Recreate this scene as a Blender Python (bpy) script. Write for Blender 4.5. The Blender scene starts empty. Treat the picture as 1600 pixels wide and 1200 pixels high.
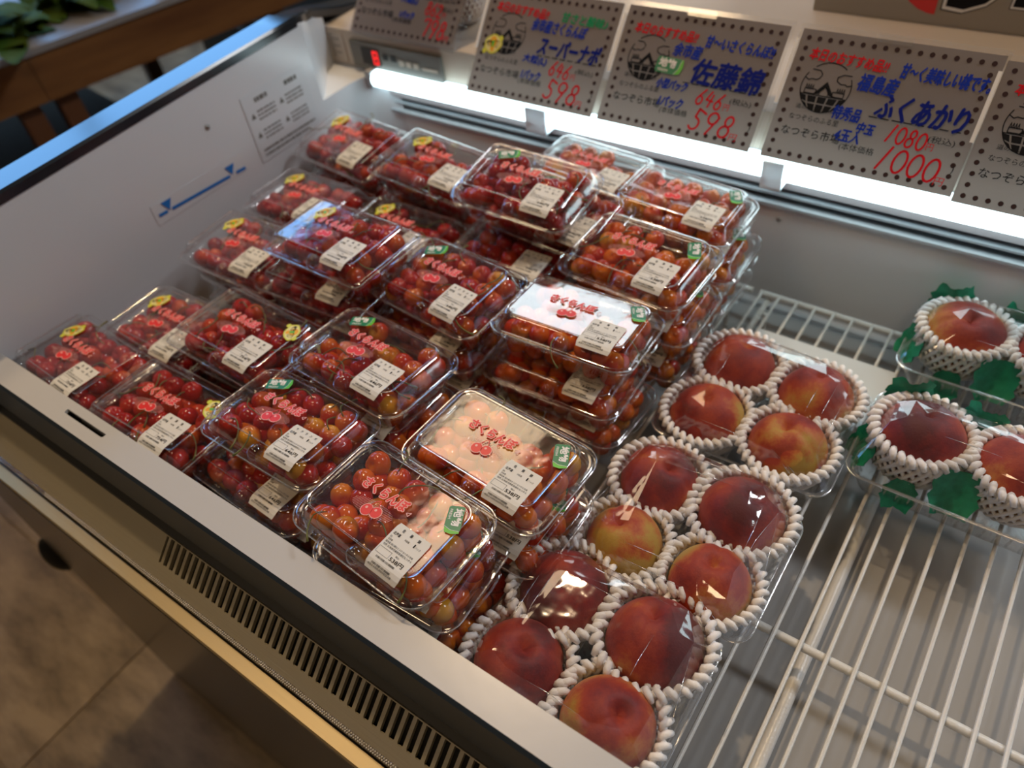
import bpy, bmesh, math, random
import numpy as np
from mathutils import Vector, Matrix, Euler
from mathutils.geometry import tessellate_polygon
R = math.radians; PI = math.pi
random.seed(7); rng = np.random.RandomState(5)
S = bpy.context.scene; C = S.collection

# ---------------------------------------------------------------- camera
cd = bpy.data.cameras.new('camera'); cam = bpy.data.objects.new('camera', cd); C.objects.link(cam)
cd.sensor_width = 36; cd.lens = 1172.25/1600*36; cd.clip_start = .02; cd.clip_end = 60
_ax = np.array([[0.8176534981782438, 0.3526834672036299, -0.45503530508973367], [0.5662519742871936, -0.635354226565416, 0.5250559097861079], [-0.10393006558612498, -0.6869784412532087, -0.719207315536053]])
cam.matrix_world = Matrix(((_ax[0][0], -_ax[0][1], -_ax[0][2], 0), (_ax[1][0], -_ax[1][1], -_ax[1][2], 0), (_ax[2][0], -_ax[2][1], -_ax[2][2], .65), (0, 0, 0, 1)))
cd.dof.use_dof = True; cd.dof.focus_distance = .62; cd.dof.aperture_fstop = 3.9
S.camera = cam

# ---------------------------------------------------------------- world, lights, exposure
w = bpy.data.worlds.new('world'); S.world = w; w.use_nodes = True
bg = w.node_tree.nodes['Background']; bg.inputs[0].default_value = (.20, .50, 1, 1); bg.inputs[1].default_value = 5.5
S.view_settings.view_transform = 'Standard'; S.view_settings.look = 'None'; S.view_settings.gamma = 1
S.view_settings.use_curve_mapping = False; S.view_settings.exposure = 0.0
S.cycles.transparent_max_bounces = 48; S.cycles.max_bounces = 9; S.cycles.glossy_bounces = 5; S.cycles.diffuse_bounces = 4
S.cycles.caustics_reflective = False; S.cycles.caustics_refractive = False; S.cycles.sample_clamp_indirect = 4
def area(name, loc, target, sx, sy, power, col, spread=180):
    l = bpy.data.lights.new(name, 'AREA'); l.shape = 'RECTANGLE'; l.size = sx; l.size_y = sy; l.energy = power; l.color = col; l.spread = R(spread)
    o = bpy.data.objects.new(name, l); C.objects.link(o); o.location = loc
    d = Vector(target)-Vector(loc); o.rotation_euler = d.to_track_quat('-Z', 'Y').to_euler(); return o
WARM = (1, .70, .40); COOL = (.80, .95, 1)
CEIL = 3.4
LAMPS = [(-2.0, 1.75, .62, 1.3, 7.5, WARM, 3.4), (-2.5, 4.70, 2.4, 1.05, 27, (.86, .95, 1), 2.98), (1.7, 2.6, 1.2, .6, 75, (.95, .97, 1), 3.4), (.9, -1.2, .9, .4, 12, WARM, 3.4), (-1.9, -1.0, .6, .4, 12, WARM, 3.4)]  # back wall panel is added for white lid glare, right one as fill
for i, (x, y, sx, sy, p, c, hz) in enumerate(LAMPS):
    area('ceiling_light', (x, y, hz-.075), (x, y, 0), sx, sy, p, c)
l = bpy.data.lights.new('track_spot', 'SPOT'); l.energy = 105; l.color = (1, .72, .44); l.spot_size = R(60); l.spot_blend = .5; l.shadow_soft_size = .06
o = bpy.data.objects.new('track_spot', l); C.objects.link(o); o.location = (-1.1, 1.1, 2.7); o.rotation_euler = (Vector((-.35, .2, 0))-o.location).to_track_quat('-Z', 'Y').to_euler()

# ---------------------------------------------------------------- materials
def nt(m): return m.node_tree.nodes, m.node_tree.links
def mat(name, col, rough=.5, metal=0, spec=.5, coat=0, emit=None, es=0, bump=None, noise=None, alpha=None, sheen=0):
    m = bpy.data.materials.new(name); m.use_nodes = True; n, l = nt(m); b = n['Principled BSDF']
    b.inputs['Base Color'].default_value = (*col, 1); b.inputs['Roughness'].default_value = rough; b.inputs['Metallic'].default_value = metal
    b.inputs['Specular IOR Level'].default_value = spec; b.inputs['Coat Weight'].default_value = coat; b.inputs['Sheen Weight'].default_value = sheen
    if emit: b.inputs['Emission Color'].default_value = (*emit, 1); b.inputs['Emission Strength'].default_value = es
    if noise or bump:
        tc = n.new('ShaderNodeTexCoord')
    if noise:   # (scale, col2, stretch)
        sc, c2, st = noise; mp = n.new('ShaderNodeMapping'); mp.inputs['Scale'].default_value = st; l.new(tc.outputs['Object'], mp.inputs[0])
        t = n.new('ShaderNodeTexNoise'); t.inputs['Scale'].default_value = sc; t.inputs['Detail'].default_value = 5; l.new(mp.outputs[0], t.inputs['Vector'])
        r = n.new('ShaderNodeValToRGB'); r.color_ramp.elements[0].color = (*col, 1); r.color_ramp.elements[1].color = (*c2, 1)
        r.color_ramp.elements[0].position = .35; r.color_ramp.elements[1].position = .65
        l.new(t.outputs[0], r.inputs[0]); l.new(r.outputs[0], b.inputs['Base Color'])
    if bump:    # (scale, strength, stretch)
        sc, stg, st = bump; mp = n.new('ShaderNodeMapping'); mp.inputs['Scale'].default_value = st; l.new(tc.outputs['Object'], mp.inputs[0])
        t = n.new('ShaderNodeTexNoise'); t.inputs['Scale'].default_value = sc; t.inputs['Detail'].default_value = 3; l.new(mp.outputs[0], t.inputs['Vector'])
        bp = n.new('ShaderNodeBump'); bp.inputs['Strength'].default_value = stg; bp.inputs['Distance'].default_value = .002
        l.new(t.outputs[0], bp.inputs['Height']); l.new(bp.outputs[0], b.inputs['Normal'])
    return m
def plastic(name, tint=(.97, .97, .97), rough=.05, base=.08, haze=.03, bscale=60, bstr=.15, hazecol=(.9, .9, .9)):
    m = bpy.data.materials.new(name); m.use_nodes = True; n, l = nt(m); n.remove(n['Principled BSDF']); out = n['Material Output']
    tr = n.new('ShaderNodeBsdfTransparent'); tr.inputs[0].default_value = (*tint, 1)
    gl = n.new('ShaderNodeBsdfGlossy'); gl.inputs['Roughness'].default_value = rough; gl.inputs[0].default_value = (1, 1, 1, 1)
    df = n.new('ShaderNodeBsdfDiffuse'); df.inputs[0].default_value = (*hazecol, 1)
    lw = n.new('ShaderNodeLayerWeight'); lw.inputs[0].default_value = .5
    p = n.new('ShaderNodeMath'); p.operation = 'POWER'; p.inputs[1].default_value = 4; l.new(lw.outputs['Facing'], p.inputs[0])
    a = n.new('ShaderNodeMath'); a.operation = 'MULTIPLY_ADD'; a.inputs[1].default_value = .85; a.inputs[2].default_value = base; a.use_clamp = True; l.new(p.outputs[0], a.inputs[0])
    m1 = n.new('ShaderNodeMixShader'); m1.inputs[0].default_value = haze; l.new(tr.outputs[0], m1.inputs[1]); l.new(df.outputs[0], m1.inputs[2])
    m2 = n.new('ShaderNodeMixShader'); l.new(a.outputs[0], m2.inputs[0]); l.new(m1.outputs[0], m2.inputs[1]); l.new(gl.outputs[0], m2.inputs[2])
    l.new(m2.outputs[0], out.inputs[0])
    tc = n.new('ShaderNodeTexCoord'); t = n.new('ShaderNodeTexNoise'); t.inputs['Scale'].default_value = bscale; t.inputs['Detail'].default_value = 2; l.new(tc.outputs['Object'], t.inputs['Vector'])
    bp = n.new('ShaderNodeBump'); bp.inputs['Strength'].default_value = bstr; bp.inputs['Distance'].default_value = .003; l.new(t.outputs[0], bp.inputs['Height'])
    l.new(bp.outputs[0], gl.inputs['Normal']); l.new(bp.outputs[0], lw.inputs['Normal'])
    return m
M = {}
M['lid'] = plastic('clear_lid', rough=.07, base=.11, haze=.008, bscale=35, bstr=.10)
M['tray'] = plastic('clear_tray', rough=.07, base=.09, haze=.012, bscale=50, bstr=.25)
M['ftray'] = plastic('clear_fruit_tray', rough=.10, base=.16, haze=.07, bscale=40, bstr=.2, hazecol=(.85, .9, .95))
M['edge'] = plastic('clear_bright_edge', rough=.12, base=.40, haze=.15, bscale=60, bstr=.2, hazecol=(.9, .95, 1))
M['film'] = plastic('cling_film', rough=.05, base=.08, haze=.004, bscale=30, bstr=.45)
M['holder'] = plastic('holder_plastic', rough=.1, base=.03, haze=.05, bscale=20, bstr=.05)
M['clearbar'] = plastic('clear_bar', rough=.12, base=.2, haze=.2, bscale=700, bstr=.9, hazecol=(.75, .62, .42))
M['white'] = mat('white_enamel', (.76, .79, .83), .22, spec=.5, bump=(9, .02, (1, 1, 1)))
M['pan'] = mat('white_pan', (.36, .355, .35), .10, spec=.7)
M['rim'] = mat('white_rim', (.53, .515, .50), .28, spec=.5, bump=(60, .05, (1, 1, 1)))
M['wire'] = mat('white_coated_wire', (.70, .69, .66), .3, bump=(300, .2, (1, 1, 1)))
M['rail'] = mat('black_rail', (.012, .016, .022), .18, spec=.6)
M['bumper'] = mat('dark_bumper', (.035, .055, .085), .32, spec=.6)
M['black'] = mat('black_gap', (.006, .006, .006), .5)
M['steel'] = mat('brushed_steel', (.74, .66, .48), .42, metal=.6, bump=(90, .15, (.05, 3, 3)))
M['gold'] = mat('warm_steel_strip', (.78, .63, .36), .42, metal=.8, bump=(120, .1, (.05, 2, 2)))
M['outer'] = mat('case_outer_panel', (.10, .085, .075), .25, spec=.6)
M['beige'] = mat('beige_panel', (.47, .40, .33), .5)
M['greyplate'] = mat('grey_plate', (.13, .125, .11), .4)
M['lampwhite'] = mat('lamp_diffuser', (.9, .95, 1), .5, emit=(.72, .95, 1), es=4.5)
M['slot'] = mat('dark_slot', (.01, .012, .016), .4)
M['band'] = mat('pinkish_grey_band', (.42, .38, .39), .35)
M['slat_grey'] = mat('grey_slat', (.42, .45, .48), .3)
M['paper'] = mat('tag_paper', (.24, .215, .21), .6, spec=.08)
def translucent(m, f, col):
    n, l = nt(m); out = n['Material Output']; b = n['Principled BSDF']; t = n.new('ShaderNodeBsdfTranslucent'); t.inputs[0].default_value = (*col, 1)
    x = n.new('ShaderNodeMixShader'); x.inputs[0].default_value = f; l.new(b.outputs[0], x.inputs[1]); l.new(t.outputs[0], x.inputs[2]); l.new(x.outputs[0], out.inputs[0])
translucent(M['paper'], .30, (.34, .28, .25))
M['ink'] = mat('black_ink', (.012, .012, .014), .6, spec=.08)
M['inkdot'] = mat('brown_black_dot', (.045, .025, .025), .6, spec=.08)
M['red'] = mat('red_marker', (.62, .01, .02), .55, spec=.08)
M['blue'] = mat('blue_marker', (.01, .035, .36), .55, spec=.08)
M['navy'] = mat('navy_marker', (.006, .015, .20), .55, spec=.08)
M['green'] = mat('green_marker', (.01, .28, .11), .55, spec=.08)
M['label'] = mat('label_paper', (.72, .69, .63), .5)
M['g_st'] = mat('green_sticker', (.008, .20, .085), .35)
M['g_lt'] = mat('bright_green', (.10, .50, .04), .35)
M['y_st'] = mat('yellow_sticker', (.66, .66, .05), .35)
M['y_in'] = mat('pale_yellow', (.80, .72, .30), .35)
M['orange'] = mat('orange_sun', (.85, .42, .01), .35)
M['wh'] = mat('white_print', (.85, .83, .80), .5)
M['pr_red'] = mat('red_print', (.75, .03, .03), .4)
M['pr_pink'] = mat('pink_print', (.85, .42, .38), .4)
M['bluemark'] = mat('blue_load_line', (.01, .19, .62), .4)
M['leafpaper'] = mat('green_tissue', (.0, .22, .11), .5, noise=(90, (.01, .32, .17), (1, 1, 1)), bump=(120, .6, (1, 1, 1)))
M['foam'] = mat('white_foam', (.88, .85, .84), .7, bump=(400, .25, (1, 1, 1)))
M['foam'].node_tree.nodes['Principled BSDF'].inputs['Subsurface Weight'].default_value = 0
M['sheet'] = plastic('white_translucent_sheet', rough=.3, base=.06, haze=.8, bscale=5, bstr=.02, hazecol=(.85, .9, .95))
M['screw'] = mat('screw_metal', (.35, .34, .33), .3, metal=1)
M['wood'] = mat('pine_wood', (.24, .10, .028), .6, spec=.3, noise=(5, (.14, .05, .014), (6, .6, 4)))
M['woodtop'] = mat('grey_table_top', (.30, .27, .25), .5)
M['leg'] = mat('dark_pine_leg', (.13, .045, .012), .6)
M['greybox'] = mat('grey_board', (.11, .06, .03), .9, spec=.05)
M['darkbox'] = mat('dark_crate', (.02, .022, .028), .5)
M['veg'] = mat('vegetable_leaf', (.015, .07, .006), .85, spec=.15, noise=(8, (.09, .12, .01), (1, 1, 1)))
M['pale'] = mat('pale_bulb', (.55, .50, .38), .5)
M['skyblue'] = mat('blue_bag', (.09, .14, .20), .6)
M['wall'] = mat('plaster_wall', (.17, .135, .10), .8)
M['ceil'] = mat('timber_ceiling', (.11, .075, .045), .7, noise=(3, (.08, .055, .03), (1, 12, 1)))
M['led_red'] = mat('red_digit', (.3, 0, 0), .5, emit=(1, .02, .02), es=1.2)
M['cardboard'] = mat('white_carton', (.36, .32, .26), .6)
def fixture_mat(nm, c, s): return mat(nm, (.8, .8, .8), .5, emit=c, es=s)
M['warmlamp'] = fixture_mat('warm_diffuser', (1, .72, .42), 2); M['coollamp'] = fixture_mat('cool_diffuser', (.85, .95, 1), 3)
# floor
def floor_mat():
    m = mat('stone_tile', (.17, .13, .085), .45, bump=(14, .2, (1, 2.5, 1))); n, l = nt(m); b = n['Principled BSDF']
    tc = n.new('ShaderNodeTexCoord'); mp = n.new('ShaderNodeMapping'); mp.inputs['Scale'].default_value = (1, 3, 1); mp.inputs['Rotation'].default_value = (0, 0, .5); l.new(tc.outputs['Object'], mp.inputs[0])
    t = n.new('ShaderNodeTexNoise'); t.inputs['Scale'].default_value = 4.5; t.inputs['Detail'].default_value = 7; t.inputs['Roughness'].default_value = .65; l.new(mp.outputs[0], t.inputs['Vector'])
    r = n.new('ShaderNodeValToRGB'); e = r.color_ramp.elements; e[0].position = .38; e[0].color = (.15, .105, .06, 1); e[1].position = .62; e[1].color = (.34, .25, .15, 1)
    l.new(t.outputs[0], r.inputs[0]); l.new(r.outputs[0], b.inputs['Base Color']); return m
M['floor'] = floor_mat()
# cherries: colour attribute + speckle
def cherry_mat():
    m = mat('cherry_skin', (.5, .05, .02), .16, spec=.45, coat=.2); n, l = nt(m); b = n['Principled BSDF']
    a = n.new('ShaderNodeAttribute'); a.attribute_name = 'Col'
    tc = n.new('ShaderNodeTexCoord'); t = n.new('ShaderNodeTexNoise'); t.inputs['Scale'].default_value = 900; t.inputs['Detail'].default_value = 1; l.new(tc.outputs['Object'], t.inputs['Vector'])
    r = n.new('ShaderNodeValToRGB'); e = r.color_ramp.elements; e[0].position = .6; e[0].color = (0, 0, 0, 1); e[1].position = .8; e[1].color = (.16, .16, .16, 1); l.new(t.outputs[0], r.inputs[0])
    mx = n.new('ShaderNodeMix'); mx.data_type = 'RGBA'; mx.inputs['B'].default_value = (.85, .45, .10, 1)
    l.new(r.outputs[0], mx.inputs['Factor']); l.new(a.outputs['Color'], mx.inputs['A']); l.new(mx.outputs['Result'], b.inputs['Base Color'])
    b.inputs['Coat Roughness'].default_value = .06
    return m
M['cherry'] = cherry_mat()
M['stem'] = mat('cherry_stem', (.13, .16, .03), .5, noise=(60, (.16, .09, .03), (1, 1, 1)))
def peach_mat():
    m = mat('peach_skin', (.5, .1, .05), .6, sheen=.15, bump=(500, .15, (1, 1, 1))); n, l = nt(m); b = n['Principled BSDF']
    tc = n.new('ShaderNodeTexCoord'); oi = n.new('ShaderNodeObjectInfo')
    sc = n.new('ShaderNodeVectorMath'); sc.operation = 'MULTIPLY_ADD'; sc.inputs[1].default_value = (26, 26, 26)
    cmb = n.new('ShaderNodeMath'); cmb.operation = 'MULTIPLY'; cmb.inputs[1].default_value = 40; l.new(oi.outputs['Random'], cmb.inputs[0])
    l.new(tc.outputs['Object'], sc.inputs[0]); l.new(cmb.outputs[0], sc.inputs[2])
    big = n.new('ShaderNodeTexNoise'); big.inputs['Scale'].default_value = .85; big.inputs['Detail'].default_value = 1; l.new(sc.outputs[0], big.inputs['Vector'])
    fine = n.new('ShaderNodeTexNoise'); fine.inputs['Scale'].default_value = 6; fine.inputs['Detail'].default_value = 6; fine.inputs['Roughness'].default_value = .7; l.new(sc.outputs[0], fine.inputs['Vector'])
    sep = n.new('ShaderNodeSeparateXYZ'); l.new(tc.outputs['Object'], sep.inputs[0])
    zz = n.new('ShaderNodeMath'); zz.operation = 'MULTIPLY_ADD'; zz.inputs[1].default_value = 7.5; l.new(sep.outputs['Z'], zz.inputs[0])
    f1 = n.new('ShaderNodeMath'); f1.operation = 'MULTIPLY_ADD'; f1.inputs[1].default_value = .5; l.new(fine.outputs[0], f1.inputs[0])
    f0 = n.new('ShaderNodeMath'); f0.operation = 'MULTIPLY_ADD'; f0.inputs[1].default_value = 1.5; f0.inputs[2].default_value = -.52; l.new(big.outputs[0], f0.inputs[0])
    cx = n.new('ShaderNodeSeparateColor'); l.new(oi.outputs['Color'], cx.inputs[0]); co = n.new('ShaderNodeMath'); co.operation = 'MULTIPLY_ADD'; co.inputs[1].default_value = 1.0; co.inputs[2].default_value = -1.52; l.new(cx.outputs[0], co.inputs[0]); l.new(co.outputs[0], f0.inputs[2])
    l.new(f0.outputs[0], f1.inputs[2]); l.new(f1.outputs[0], zz.inputs[2])
    r = n.new('ShaderNodeValToRGB'); e = r.color_ramp.elements; e[0].position = .18; e[0].color = (.50, .30, .05, 1); e[1].position = .96; e[1].color = (.10, .008, .012, 1)
    x = e.new(.34); x.color = (.52, .15, .03, 1); x = e.new(.50); x.color = (.40, .045, .016, 1); x = e.new(.74); x.color = (.23, .016, .014, 1)
    l.new(zz.outputs[0], r.inputs[0]); l.new(r.outputs[0], b.inputs['Base Color'])
    b.inputs['Sheen Roughness'].default_value = .4; b.inputs['Sheen Tint'].default_value = (1, .75, .7, 1)
    return m
M['peach'] = peach_mat()

# ---------------------------------------------------------------- builders
def me(name, verts, faces, mats, smooth=False, mi=None, sharp=None):
    m = bpy.data.meshes.new(name); m.from_pydata([tuple(v) for v in verts], [], faces)
    for x in (mats if isinstance(mats, (list, tuple)) else [mats]): m.materials.append(M[x] if isinstance(x, str) else x)
    if mi is not None: m.polygons.foreach_set('material_index', mi)
    if smooth: m.polygons.foreach_set('use_smooth', [True]*len(m.polygons))
    m.update()
    if sharp is not None: m.set_sharp_from_angle(angle=R(sharp))
    return m
def ob(name, mesh, parent=None, loc=None, rot=None):
    o = bpy.data.objects.new(name, mesh); C.objects.link(o)
    if parent: o.parent = parent
    if loc is not None: o.location = loc
    if rot is not None: o.rotation_euler = rot
    return o
def tag(o, label, cat, group=None, kind=None):
    o['label'] = label; o['category'] = cat
    if group: o['group'] = group
    if kind: o['kind'] = kind
    return o
def emp(name, loc=(0, 0, 0), rot=(0, 0, 0)):
    o = bpy.data.objects.new(name, None); C.objects.link(o); o.location = loc; o.rotation_euler = rot; o.empty_display_size = .01; return o
def struct(o): o['kind'] = 'structure'; return o
class G:
    def __init__(s): s.v = []; s.f = []; s.m = []
    def add(s, v, f, m=0):
        k = len(s.v); s.v += [tuple(p) for p in v]; s.f += [tuple(i+k for i in q) for q in f]; s.m += [m]*len(f)
    def box(s, x0, x1, y0, y1, z0, z1, m=0, rot=None, at=None):
        v = [Vector((x, y, z)) for z in (z0, z1) for x, y in ((x0, y0), (x1, y0), (x1, y1), (x0, y1))]
        if rot: Rm = Euler(rot).to_matrix(); v = [Rm@p for p in v]
        if at: v = [p+Vector(at) for p in v]
        s.add(v, [(3, 2, 1, 0), (4, 5, 6, 7), (0, 1, 5, 4), (1, 2, 6, 5), (2, 3, 7, 6), (3, 0, 4, 7)], m)
    def tube(s, pts, r, n=8, m=0, cap=True):
        pts = [Vector(p) for p in pts]; rr = r if isinstance(r, (list, tuple)) else [r]*len(pts); v = []; f = []
        t0 = (pts[1]-pts[0]).normalized(); u = t0.orthogonal().normalized()
        for i, p in enumerate(pts):
            t = (pts[min(i+1, len(pts)-1)]-pts[max(i-1, 0)]).normalized(); u = (u-t*u.dot(t)).normalized(); b = t.cross(u)
            v += [p+(u*math.cos(2*PI*k/n)+b*math.sin(2*PI*k/n))*rr[i] for k in range(n)]
        for i in range(len(pts)-1):
            for k in range(n): f.append((i*n+k, i*n+(k+1) % n, (i+1)*n+(k+1) % n, (i+1)*n+k))
        if cap: f.append(tuple(range(n-1, -1, -1))); f.append(tuple((len(pts)-1)*n+k for k in range(n)))
        s.add(v, f, m)
    def prof(s, yz, x0, x1, m=0, closed=True, cap=True):      # profile in the YZ plane swept along X
        n = len(yz); v = [(x0, y, z) for y, z in yz]+[(x1, y, z) for y, z in yz]
        f = [(i, (i+1) % n, n+(i+1) % n, n+i) for i in range(n if closed else n-1)]
        if closed and cap: f += [tuple(range(n-1, -1, -1)), tuple(range(n, 2*n))]
        s.add(v, f, m)
    def disc(s, c, r, n=12, m=0, sy=1):
        s.add([(c[0]+r*math.cos(2*PI*k/n), c[1]+r*sy*math.sin(2*PI*k/n), c[2]) for k in range(n)], [tuple(range(n))], m)
    def dome(s, c, r, h, n=12, k=4, m=0):
        v = []; f = []
        for i in range(k):
            a = i/k*PI/2; v += [(c[0]+r*math.cos(a)*math.cos(2*PI*j/n), c[1]+r*math.cos(a)*math.sin(2*PI*j/n), c[2]+h*math.sin(a)) for j in range(n)]
        for i in range(k-1): f += [(i*n+j, i*n+(j+1) % n, (i+1)*n+(j+1) % n, (i+1)*n+j) for j in range(n)]
        v.append((c[0], c[1], c[2]+h)); f += [((k-1)*n+j, (k-1)*n+(j+1) % n, k*n) for j in range(n)]
        s.add(v, f, m)
    def ribbon(s, pts, wd, z=0, m=0, closed=False):
        P = [Vector((p[0], p[1], 0)) for p in pts]
        if closed: P.append(P[0])
        for a, b in zip(P[:-1], P[1:]):
            d = (b-a)
            if d.length < 1e-7: continue
            nn = Vector((-d.y, d.x, 0)).normalized()*wd/2
            s.add([(a.x-nn.x, a.y-nn.y, z), (b.x-nn.x, b.y-nn.y, z), (b.x+nn.x, b.y+nn.y, z), (a.x+nn.x, a.y+nn.y, z)], [(0, 1, 2, 3)], m)
        for p in P: s.disc((p.x, p.y, z+1e-6), wd/2, 7, m)
    def poly(s, pts, z=0, m=0):
        P = [Vector((p[0], p[1], 0)) for p in pts]; t = tessellate_polygon([P]); s.add([(p.x, p.y, z) for p in P], [tuple(q) for q in t], m)
    def mesh(s, name, mats, smooth=False, sharp=None): return me(name, s.v, s.f, mats, smooth, s.m, sharp)

# text -> polygons (cached per string)
_tc = bpy.data.curves.new('type', 'FONT'); _to = bpy.data.objects.new('type', _tc); C.objects.link(_to); _tcache = {}
def glyphs(s, bold=0.0, res=2):
    k = (s, bold, res)
    if k not in _tcache:
        _tc.body = s; _tc.offset = bold; _tc.resolution_u = res; _tc.size = 1
        bpy.context.view_layer.update()
        e = _to.evaluated_get(bpy.context.evaluated_depsgraph_get()); m = e.to_mesh()
        v = np.array([q.co[:] for q in m.vertices]) if len(m.vertices) else np.zeros((0, 3)); f = [tuple(p.vertices) for p in m.polygons]; e.to_mesh_clear()
        _tcache[k] = (v, f)
    return _tcache[k]
def text(g, s, x, y, wd, h, m=0, z=0, bold=0.0, shear=0, rot=0, res=2, fy=None):
    """write s so that it fills a box of width wd and height h whose lower left corner is x, y"""
    v, f = glyphs(s, bold, res)
    if not len(v): return
    lo = v.min(0); hi = v.max(0); q = (v-lo)/np.maximum(hi-lo, 1e-6); px = q[:, 0]*wd+q[:, 1]*h*shear; py = q[:, 1]*h
    c, sn = math.cos(rot), math.sin(rot)
    g.add([(x+a*c-b*sn, y+a*sn+b*c, z) for a, b in zip(px, py)], f, m)

# handwritten digits as marker strokes in a unit box
def arc(cx, cy, rx, ry, a0, a1, n=10): return [(cx+rx*math.cos(R(a0+(a1-a0)*i/n)), cy+ry*math.sin(R(a0+(a1-a0)*i/n))) for i in range(n+1)]
DIG = {'0': [arc(.5, .5, .42, .48, 100, 460, 16)], '1': [[(.75, 1), (.25, 0)]], '4': [[(.45, 1), (.08, .45), (.85, .38)], [(.72, .8), (.5, 0)]],
       '5': [[(.30, 1), (.22, .60), (.36, .55)]+arc(.28, .28, .36, .28, 60, -150, 9), [(.30, 1), (.90, .82)]],
       '6': [[(.8, 1), (.35, .62)]+arc(.42, .27, .32, .27, 160, 500, 14)], '7': [[(.1, .8), (.12, .95), (.85, .95), (.4, 0)]],
       '8': [arc(.55, .76, .28, .24, -70, 250, 12)+arc(.42, .26, .36, .27, 110, -250, 14)], '9': [arc(.45, .72, .36, .27, 10, 360, 12)+[(.85, .8), (.3, -.05)]],
       '2': [arc(.45, .72, .32, .28, 160, -30, 8)+[(.1, .05), (.9, .02)]]}
def digits(g, s, x, y, wd, h, pen, m=0, z=0, slope=0):
    n = len(s); cw = wd/n
    for i, ch in enumerate(s):
        for st in DIG[ch]: g.ribbon([(x+i*cw+(a+b*.18)*cw*.92, y+b*h+slope*i*cw) for a, b in st], pen, z, m)

# ================================================================= ROOM
ZF = -.72
def plane_struct(name, x0, x1, y0, y1, z0, z1, m):
    g = G(); g.box(x0, x1, y0, y1, z0, z1); return struct(ob(name, g.mesh(name, m)))
plane_struct('floor', -4.4, 4, -3.2, 5.4, ZF-.1, ZF, 'floor')
# floor tiles proud of the base near the case
ft = G(); ft.box(-.298, .298, -.148, .148, 0, .004); ftm = ft.mesh('floor_tile', 'floor'); fl = bpy.data.objects['floor']
for i in range(7):
    for j in range(7):
        o = ob('tile', ftm, fl, ((-4.1+i*.6)+.3*(j % 2), -1.0+j*.3, ZF))
plane_struct('ceiling', -4.4, 4, -3.2, 5.4, CEIL, CEIL+.1, 'ceil')
plane_struct('wall_back', -4.4, 4, 5.3, 5.4, ZF, CEIL, 'wall')
plane_struct('wall_front', -4.4, 4, -3.2, -3.1, ZF, CEIL, 'wall')
plane_struct('wall_right', 3.9, 4, -3.1, 5.3, ZF, CEIL, 'wall')
WY0, WY1, WZ0, WZ1 = .10, 3.3, .55, 2.65
g = G(); g.box(-4.4, -4.3, -3.1, WY0, ZF, CEIL); g.box(-4.4, -4.3, WY1, 5.3, ZF, CEIL); g.box(-4.4, -4.3, WY0, WY1, ZF, WZ0); g.box(-4.4, -4.3, WY0, WY1, WZ1, CEIL)
struct(ob('wall_left', g.mesh('wall_left', 'wall')))
g = G()
for y in (WY0, 1.65, WY1-.05): g.box(-4.38, -4.32, y, y+.05, WZ0, WZ1)
g.box(-4.38, -4.32, WY0, WY1, WZ0, WZ0+.05); g.box(-4.38, -4.32, WY0, WY1, WZ1-.05, WZ1)
struct(ob('window_1', g.mesh('window_frame', 'greyplate')))
for i, (x, y, sx, sy, p, c, hz) in enumerate(LAMPS):
    g = G(); g.box(-sx/2-.03, sx/2+.03, -sy/2-.03, sy/2+.03, 0, .06)
    t = emp('ceiling_lamp', (x, y, hz-.06)); ob('housing', g.mesh('lamp_housing', 'greyplate'), t)
    if hz < CEIL:
        for xx in (-sx/2+.1, sx/2-.1): g = G(); g.tube([(xx, 0, .06), (xx, 0, CEIL-hz+.06)], .008, 6); ob('hanger', g.mesh('hanger', 'greyplate'), t)
    g = G(); g.box(-sx/2, sx/2, -sy/2, sy/2, -.006, 0); ob('diffuser', g.mesh('lamp_diffuser', 'warmlamp' if c == WARM else 'coollamp'), t)
    tag(t, '%s ceiling lamp panel' % ('warm panel above the table,', 'cool white panel added near the back wall for lid glare,', 'cool fill panel added above the right of the case,', 'warm panel in front of the case,', 'warm panel at the front left,')[i], 'lamp')

# ================================================================= THE CASE
XL, XR = -.88, .45; YB = .80; YF = .1415; ZR = .12; ZP = -.05
case = emp('display_case', (0, 0, 0)); tag(case, 'white open refrigerated display case with black edge rail and steel front strips', 'display case')
def cpart(name, g, mats, smooth=False, sharp=None): return ob(name, g.mesh(name, mats, smooth, sharp), case)
# back wall: lower panel, two air slots with slats, upper panel
g = G(); g.prof([(YB+.03, ZP-.02), (YB-.004, ZP-.02), (YB-.004, ZP+.006), (YB, ZP+.012), (YB, .1085), (YB+.03, .1085)], XL, XR); cpart('back_panel', g, 'white')
g = G(); g.box(XL, XR, YB+.012, YB+.03, .1085, .137); cpart('slot_recess', g, 'slot')
for z0, z1, dy in ((.1085, .115, -.004), (.1225, .128, -.001), (.1345, .1560, -.002)):
    g = G(); g.prof([(YB+dy, z0), (YB+dy-.002, z0+.002), (YB+dy-.002, z1-.001), (YB+dy, z1), (YB+.015, z1), (YB+.015, z0)], XL, XR); cpart('air_slat', g, 'slat_grey' if z1 < .13 else 'band')
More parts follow.
